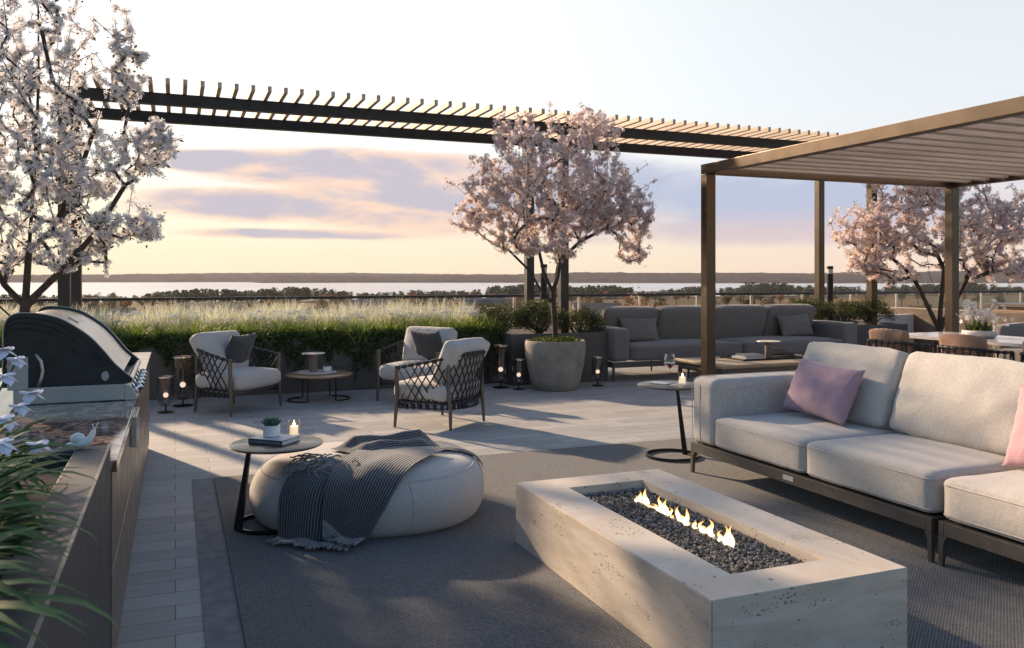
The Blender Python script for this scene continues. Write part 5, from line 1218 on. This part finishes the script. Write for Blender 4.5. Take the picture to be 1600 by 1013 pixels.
for i in range(9):
    a = i*.7; r0 = .05; bx_, by_ = ox+r0*math.cos(a), oy+r0*math.sin(a); dx, dy = RT[:2]*((i-4)*.028); hgt = .20+.07*math.sin(i*2.1)+.06*(i % 2)
    pts = [(bx_, by_, .80), (bx_+dx*.6, by_+dy*.6, .80+hgt*.6), (bx_+dx*1.3, by_+dy*1.3, .80+hgt), (bx_+dx*2.2, by_+dy*2.2, .80+hgt*.92)]; st_.tube(pts, .003, 5)
    for k in range(14): t = .35+.65*k/13; p = catmull(pts, t); fpos.append(p+rng.normal(size=3)*.022)
fpos = np.array(fpos); link('stems', st_, LEAF_G, of, True)
link_np('flowers', inst(FT, FF, fpos, rand_rot(len(fpos)), np.full(len(fpos), .030)), plain('orchid_white', (.84, .80, .80), .6, 0, .03), of)
lv = blades(90, lambda n: np.array([ox, oy, .80])+np.stack([rng.normal(0, .04, n), rng.normal(0, .04, n), np.zeros(n)], 1), .12, .026, .7, 1.1); link_np('leaves', lv, LEAF_D, of)

# ---- things at the far right edge of the terrace
tag(link('parapet_wall', MB().box(11.4, 11.6, 0, 13.3, 11.75, .72, .004), WHITEW), 'low white rendered wall behind the right blossom tree', 'wall')
tag(link('low_wall', MB().box(12.6, 8.6, .0, 12.9, 12.4, .83, .006), CAB), 'low tan wall lit by the sun, right of the blossom tree trunk', 'wall')
tag(link('low_wall', MB().box(13.9, 7.6, .0, 20.0, 7.9, .84, .006), CAB), 'long low tan wall at the right edge of the terrace', 'wall')
wp = E('planter_box', 'long tan planter with a grey coping at the right edge behind the orchids', 'planter', (14.2, 9.5, 0))
link('wall', MB().box(13.0, 9.0, 0, 16, 10.4, .90, .004), plain('tan_render', (.38, .24, .15), .7, 0, .08, 4), wp); link('coping', MB().box(12.95, 8.95, .902, 16.05, 10.45, .955, .004), PLANTER, wp)
def hedge(n): return np.stack([rng.uniform(13.2, 15.9, n), rng.uniform(9.2, 10.3, n), .95+rng.uniform(0, 1, n)**.7*.12], 1)
db = E('sofa', 'grey outdoor bench sofa behind the orchid bowl at the right edge', 'sofa', (11.4, 7.7, 0))
link('seat_cushion', cushion(11.4, 7.75, .36, 2.2, .8, .2, .05, .02, 4, 14, .004), F_DARK, db, True); link('back_cushion', cushion(11.4, 8.1, .58, 2.2, .2, .36, .06, .03, 7, 14, .006), F_DARK, db, True); link('frame', MB().box(10.3, 7.35, .06, 12.5, 8.15, .255, .005), SOFAM, db)

# ================================================================= BACKGROUND: trees, houses, wooded shore
bark_far = plain('far_bark', (.07, .055, .045), .9)
CRM = [leafmat('dark_green_foliage', (.018, .030, .012), (.055, .070, .022), .2, .8), leafmat('autumn_foliage', (.20, .085, .02), (.38, .18, .05), .25, .8), leafmat('olive_foliage', (.045, .055, .02), (.12, .12, .04), .25, .8), leafmat('bare_brown_foliage', (.10, .065, .04), (.19, .125, .085), .25, .8)]
def crown_mesh(seed, n=420, ls=.16, flat=1.0):
    r_ = np.random.default_rng(seed); cc = r_.normal(size=(16, 3)); cc /= np.linalg.norm(cc, axis=1)[:, None]; cc *= r_.uniform(.3, .75, 16)[:, None]
    i = r_.integers(0, 16, n); q = r_.normal(size=(n, 3)); q /= np.linalg.norm(q, axis=1)[:, None]; p = cc[i]+q*(r_.uniform(.3, 1, n)**.5*.36)[:, None]; p[:, 2] *= flat
    return inst(LT-np.array([0, .5, 0]), LF, p, rand_rot(n), ls*r_.uniform(.8, 1.8, n))
r2 = random.Random(5)
protos = []
for k in range(4):
    for v_ in range(2):
        e = E('tree', '', 'tree', (0, 0, 0)); h = 1.0
        tk = MB().tube([(0, 0, 0), (.02, 0, .35), (0, .01, .7)], [.035, .028, .012], 5, False)
        for q in range(4): a = q*1.6+v_; tk.tube([(0, 0, .33+.05*q), (.17*math.cos(a), .17*math.sin(a), .62+.04*q)], [.018, .006], 4, False)
        link('trunk', tk, bark_far, e, world=False)
        c = crown_mesh(40+k*2+v_); c.v = [c.V()*np.array([.36, .36, .36])+np.array([0, 0, .64])]; link_np('crown', c, CRM[k], e, world=False)
        kids(e); protos.append(e)
KL = ['dark green bushy tree beyond the balustrade, far below the terrace', 'rust coloured autumn tree beyond the balustrade, far below the terrace', 'olive green tree beyond the balustrade, far below the terrace', 'bare brown tree beyond the balustrade, far below the terrace']
first = [True]*8
for i in range(230):
    az_ = R(r2.uniform(-9, 56)); D_ = 230+620*r2.random()**.75; k = r2.choice([0, 0, 1, 1, 2, 2, 3, 3]) if math.degrees(az_) > 12 else r2.choice([3, 3, 1, 0, 2])
    idx = k*2+r2.randrange(2); hh = r2.uniform(8.0, 13.5)*(.8 if D_ < 380 else 1)
    if D_ > 560 and hh > 12: hh = 11.5
    loc = (D_*math.sin(az_), min(846, D_*math.cos(az_)), GZ); pr = protos[idx]
    if first[idx]: o = pr; first[idx] = False; o.location = loc; o.rotation_euler = (0, 0, r2.uniform(0, 6.28))
    else: o = dup(pr, loc, r2.uniform(0, 6.28))
    o.scale = (hh*r2.uniform(.9, 1.25), hh*r2.uniform(.9, 1.25), hh); o['label'] = KL[k]; o['group'] = ['dark green trees below the terrace', 'autumn trees below the terrace', 'olive trees below the terrace', 'bare brown trees below the terrace'][k]
HW = plain('house_wall', (.50, .47, .44), .8, 0, .1, .3); HB = plain('brick_house_wall', (.22, .12, .09), .85, 0, .15, .5); HR = plain('house_roof', (.16, .15, .15), .8, 0, .1, .3); HG = plain('house_window', (.04, .045, .05), .2, 0, .1, 1)
for i, (azd, D_, w_, d_, h_, mt) in enumerate(((-4, 420, 26, 14, 6, 1), (2, 470, 34, 14, 6.5, 1), (7, 380, 20, 12, 6, 0), (24, 330, 12, 9, 5.5, 0), (27.5, 430, 22, 12, 7, 0), (31, 300, 11, 9, 5, 1), (36, 400, 16, 10, 6, 0), (43, 340, 14, 10, 6, 1), (47, 420, 24, 12, 6, 0), (51, 330, 14, 9, 6, 0), (20, 520, 26, 12, 7, 1), (12, 500, 22, 12, 7, 0))):
    a = R(azd); x, y = D_*math.sin(a), D_*math.cos(a)
    lab = ['brick', 'pale'][1-mt]+' house with a grey pitched roof among trees below the terrace'
    e = E('house', lab, 'house', (x, y, GZ), R(r2.uniform(-30, 30)), ['pale houses among the trees', 'brick houses among the trees'][mt]); 
    link('wall', MB().box(-w_/2, -d_/2, 0, w_/2, d_/2, h_), HB if mt else HW, e, world=False)
    link('roof', MB().prism([(-d_/2-.5, h_+.01), (d_/2+.5, h_+.01), (0, h_+3.4)], 'x', -w_/2-.5, w_/2+.5), HR, e, world=False)
    for fl_ in (1.2, 4.0):
        xx = -w_/2+1.6
        while xx < w_/2-2.4 and fl_+1.4 < h_: link('window', MB().box(xx, -d_/2-.06, fl_, xx+1.3, -d_/2-.01, fl_+1.3), HG, e, world=False); xx += 3.4
tag(link('road', MB().box(150, 250, GZ+.05, 420, 262, GZ+.10), plain('asphalt', (.06, .06, .06), .9)), None, None, kind='structure')
struct('path', MB().box(290, 270, GZ+.05, 520, 330, GZ+.08), plain('pale_lot', (.22, .19, .16), .9, 0, .1, .05))
# wooded shore: reads as one mass
wn = 1500; xs_ = rng.uniform(-700, 1500, wn); ys_ = rng.uniform(800, 858, wn); hs = rng.uniform(8, 12.5, wn)*(1+.25*np.sin(xs_*.021)+.15*np.sin(xs_*.057+1))*(.82+.22*np.clip((xs_+100)/500, 0, 1))
cm = crown_mesh(77, 90, .30); base_v = cm.V(); base_f = cm.f
an = rng.uniform(0, 6.28, wn); Rm = np.stack([np.stack([np.cos(an), -np.sin(an), 0*an], 1), np.stack([np.sin(an), np.cos(an), 0*an], 1), np.stack([0*an, 0*an, 1+0*an], 1)], 1)
wd = inst(base_v, base_f, np.stack([xs_, ys_, GZ+hs*.55], 1), Rm, np.stack([hs*.62, hs*.62, hs*.55], 1))
o = link_np('woodland', wd, CRM[0]); tag(o, 'dark wooded shore between the terrace and the lake', 'woodland', kind='stuff')
# ================================================================= HAZE
def haze(dens):
    m = bpy.data.materials.new('haze_air'); m.use_nodes = True; nt = m.node_tree; nt.nodes.clear()
    v = N(nt, 'ShaderNodeVolumePrincipled'); v.inputs['Color'].default_value = (.78, .73, .77, 1); v.inputs['Density'].default_value = dens; v.inputs['Anisotropy'].default_value = .2
    o = N(nt, 'ShaderNodeOutputMaterial'); L(nt, v.outputs[0], o.inputs['Volume'])
    o = link('haze', MB().box(-6900, -58, GZ-2.0, 6900, 6100, 42), m); tag(o, 'thin evening haze over the lake and far shore', 'haze', kind='stuff')
haze(.00006)
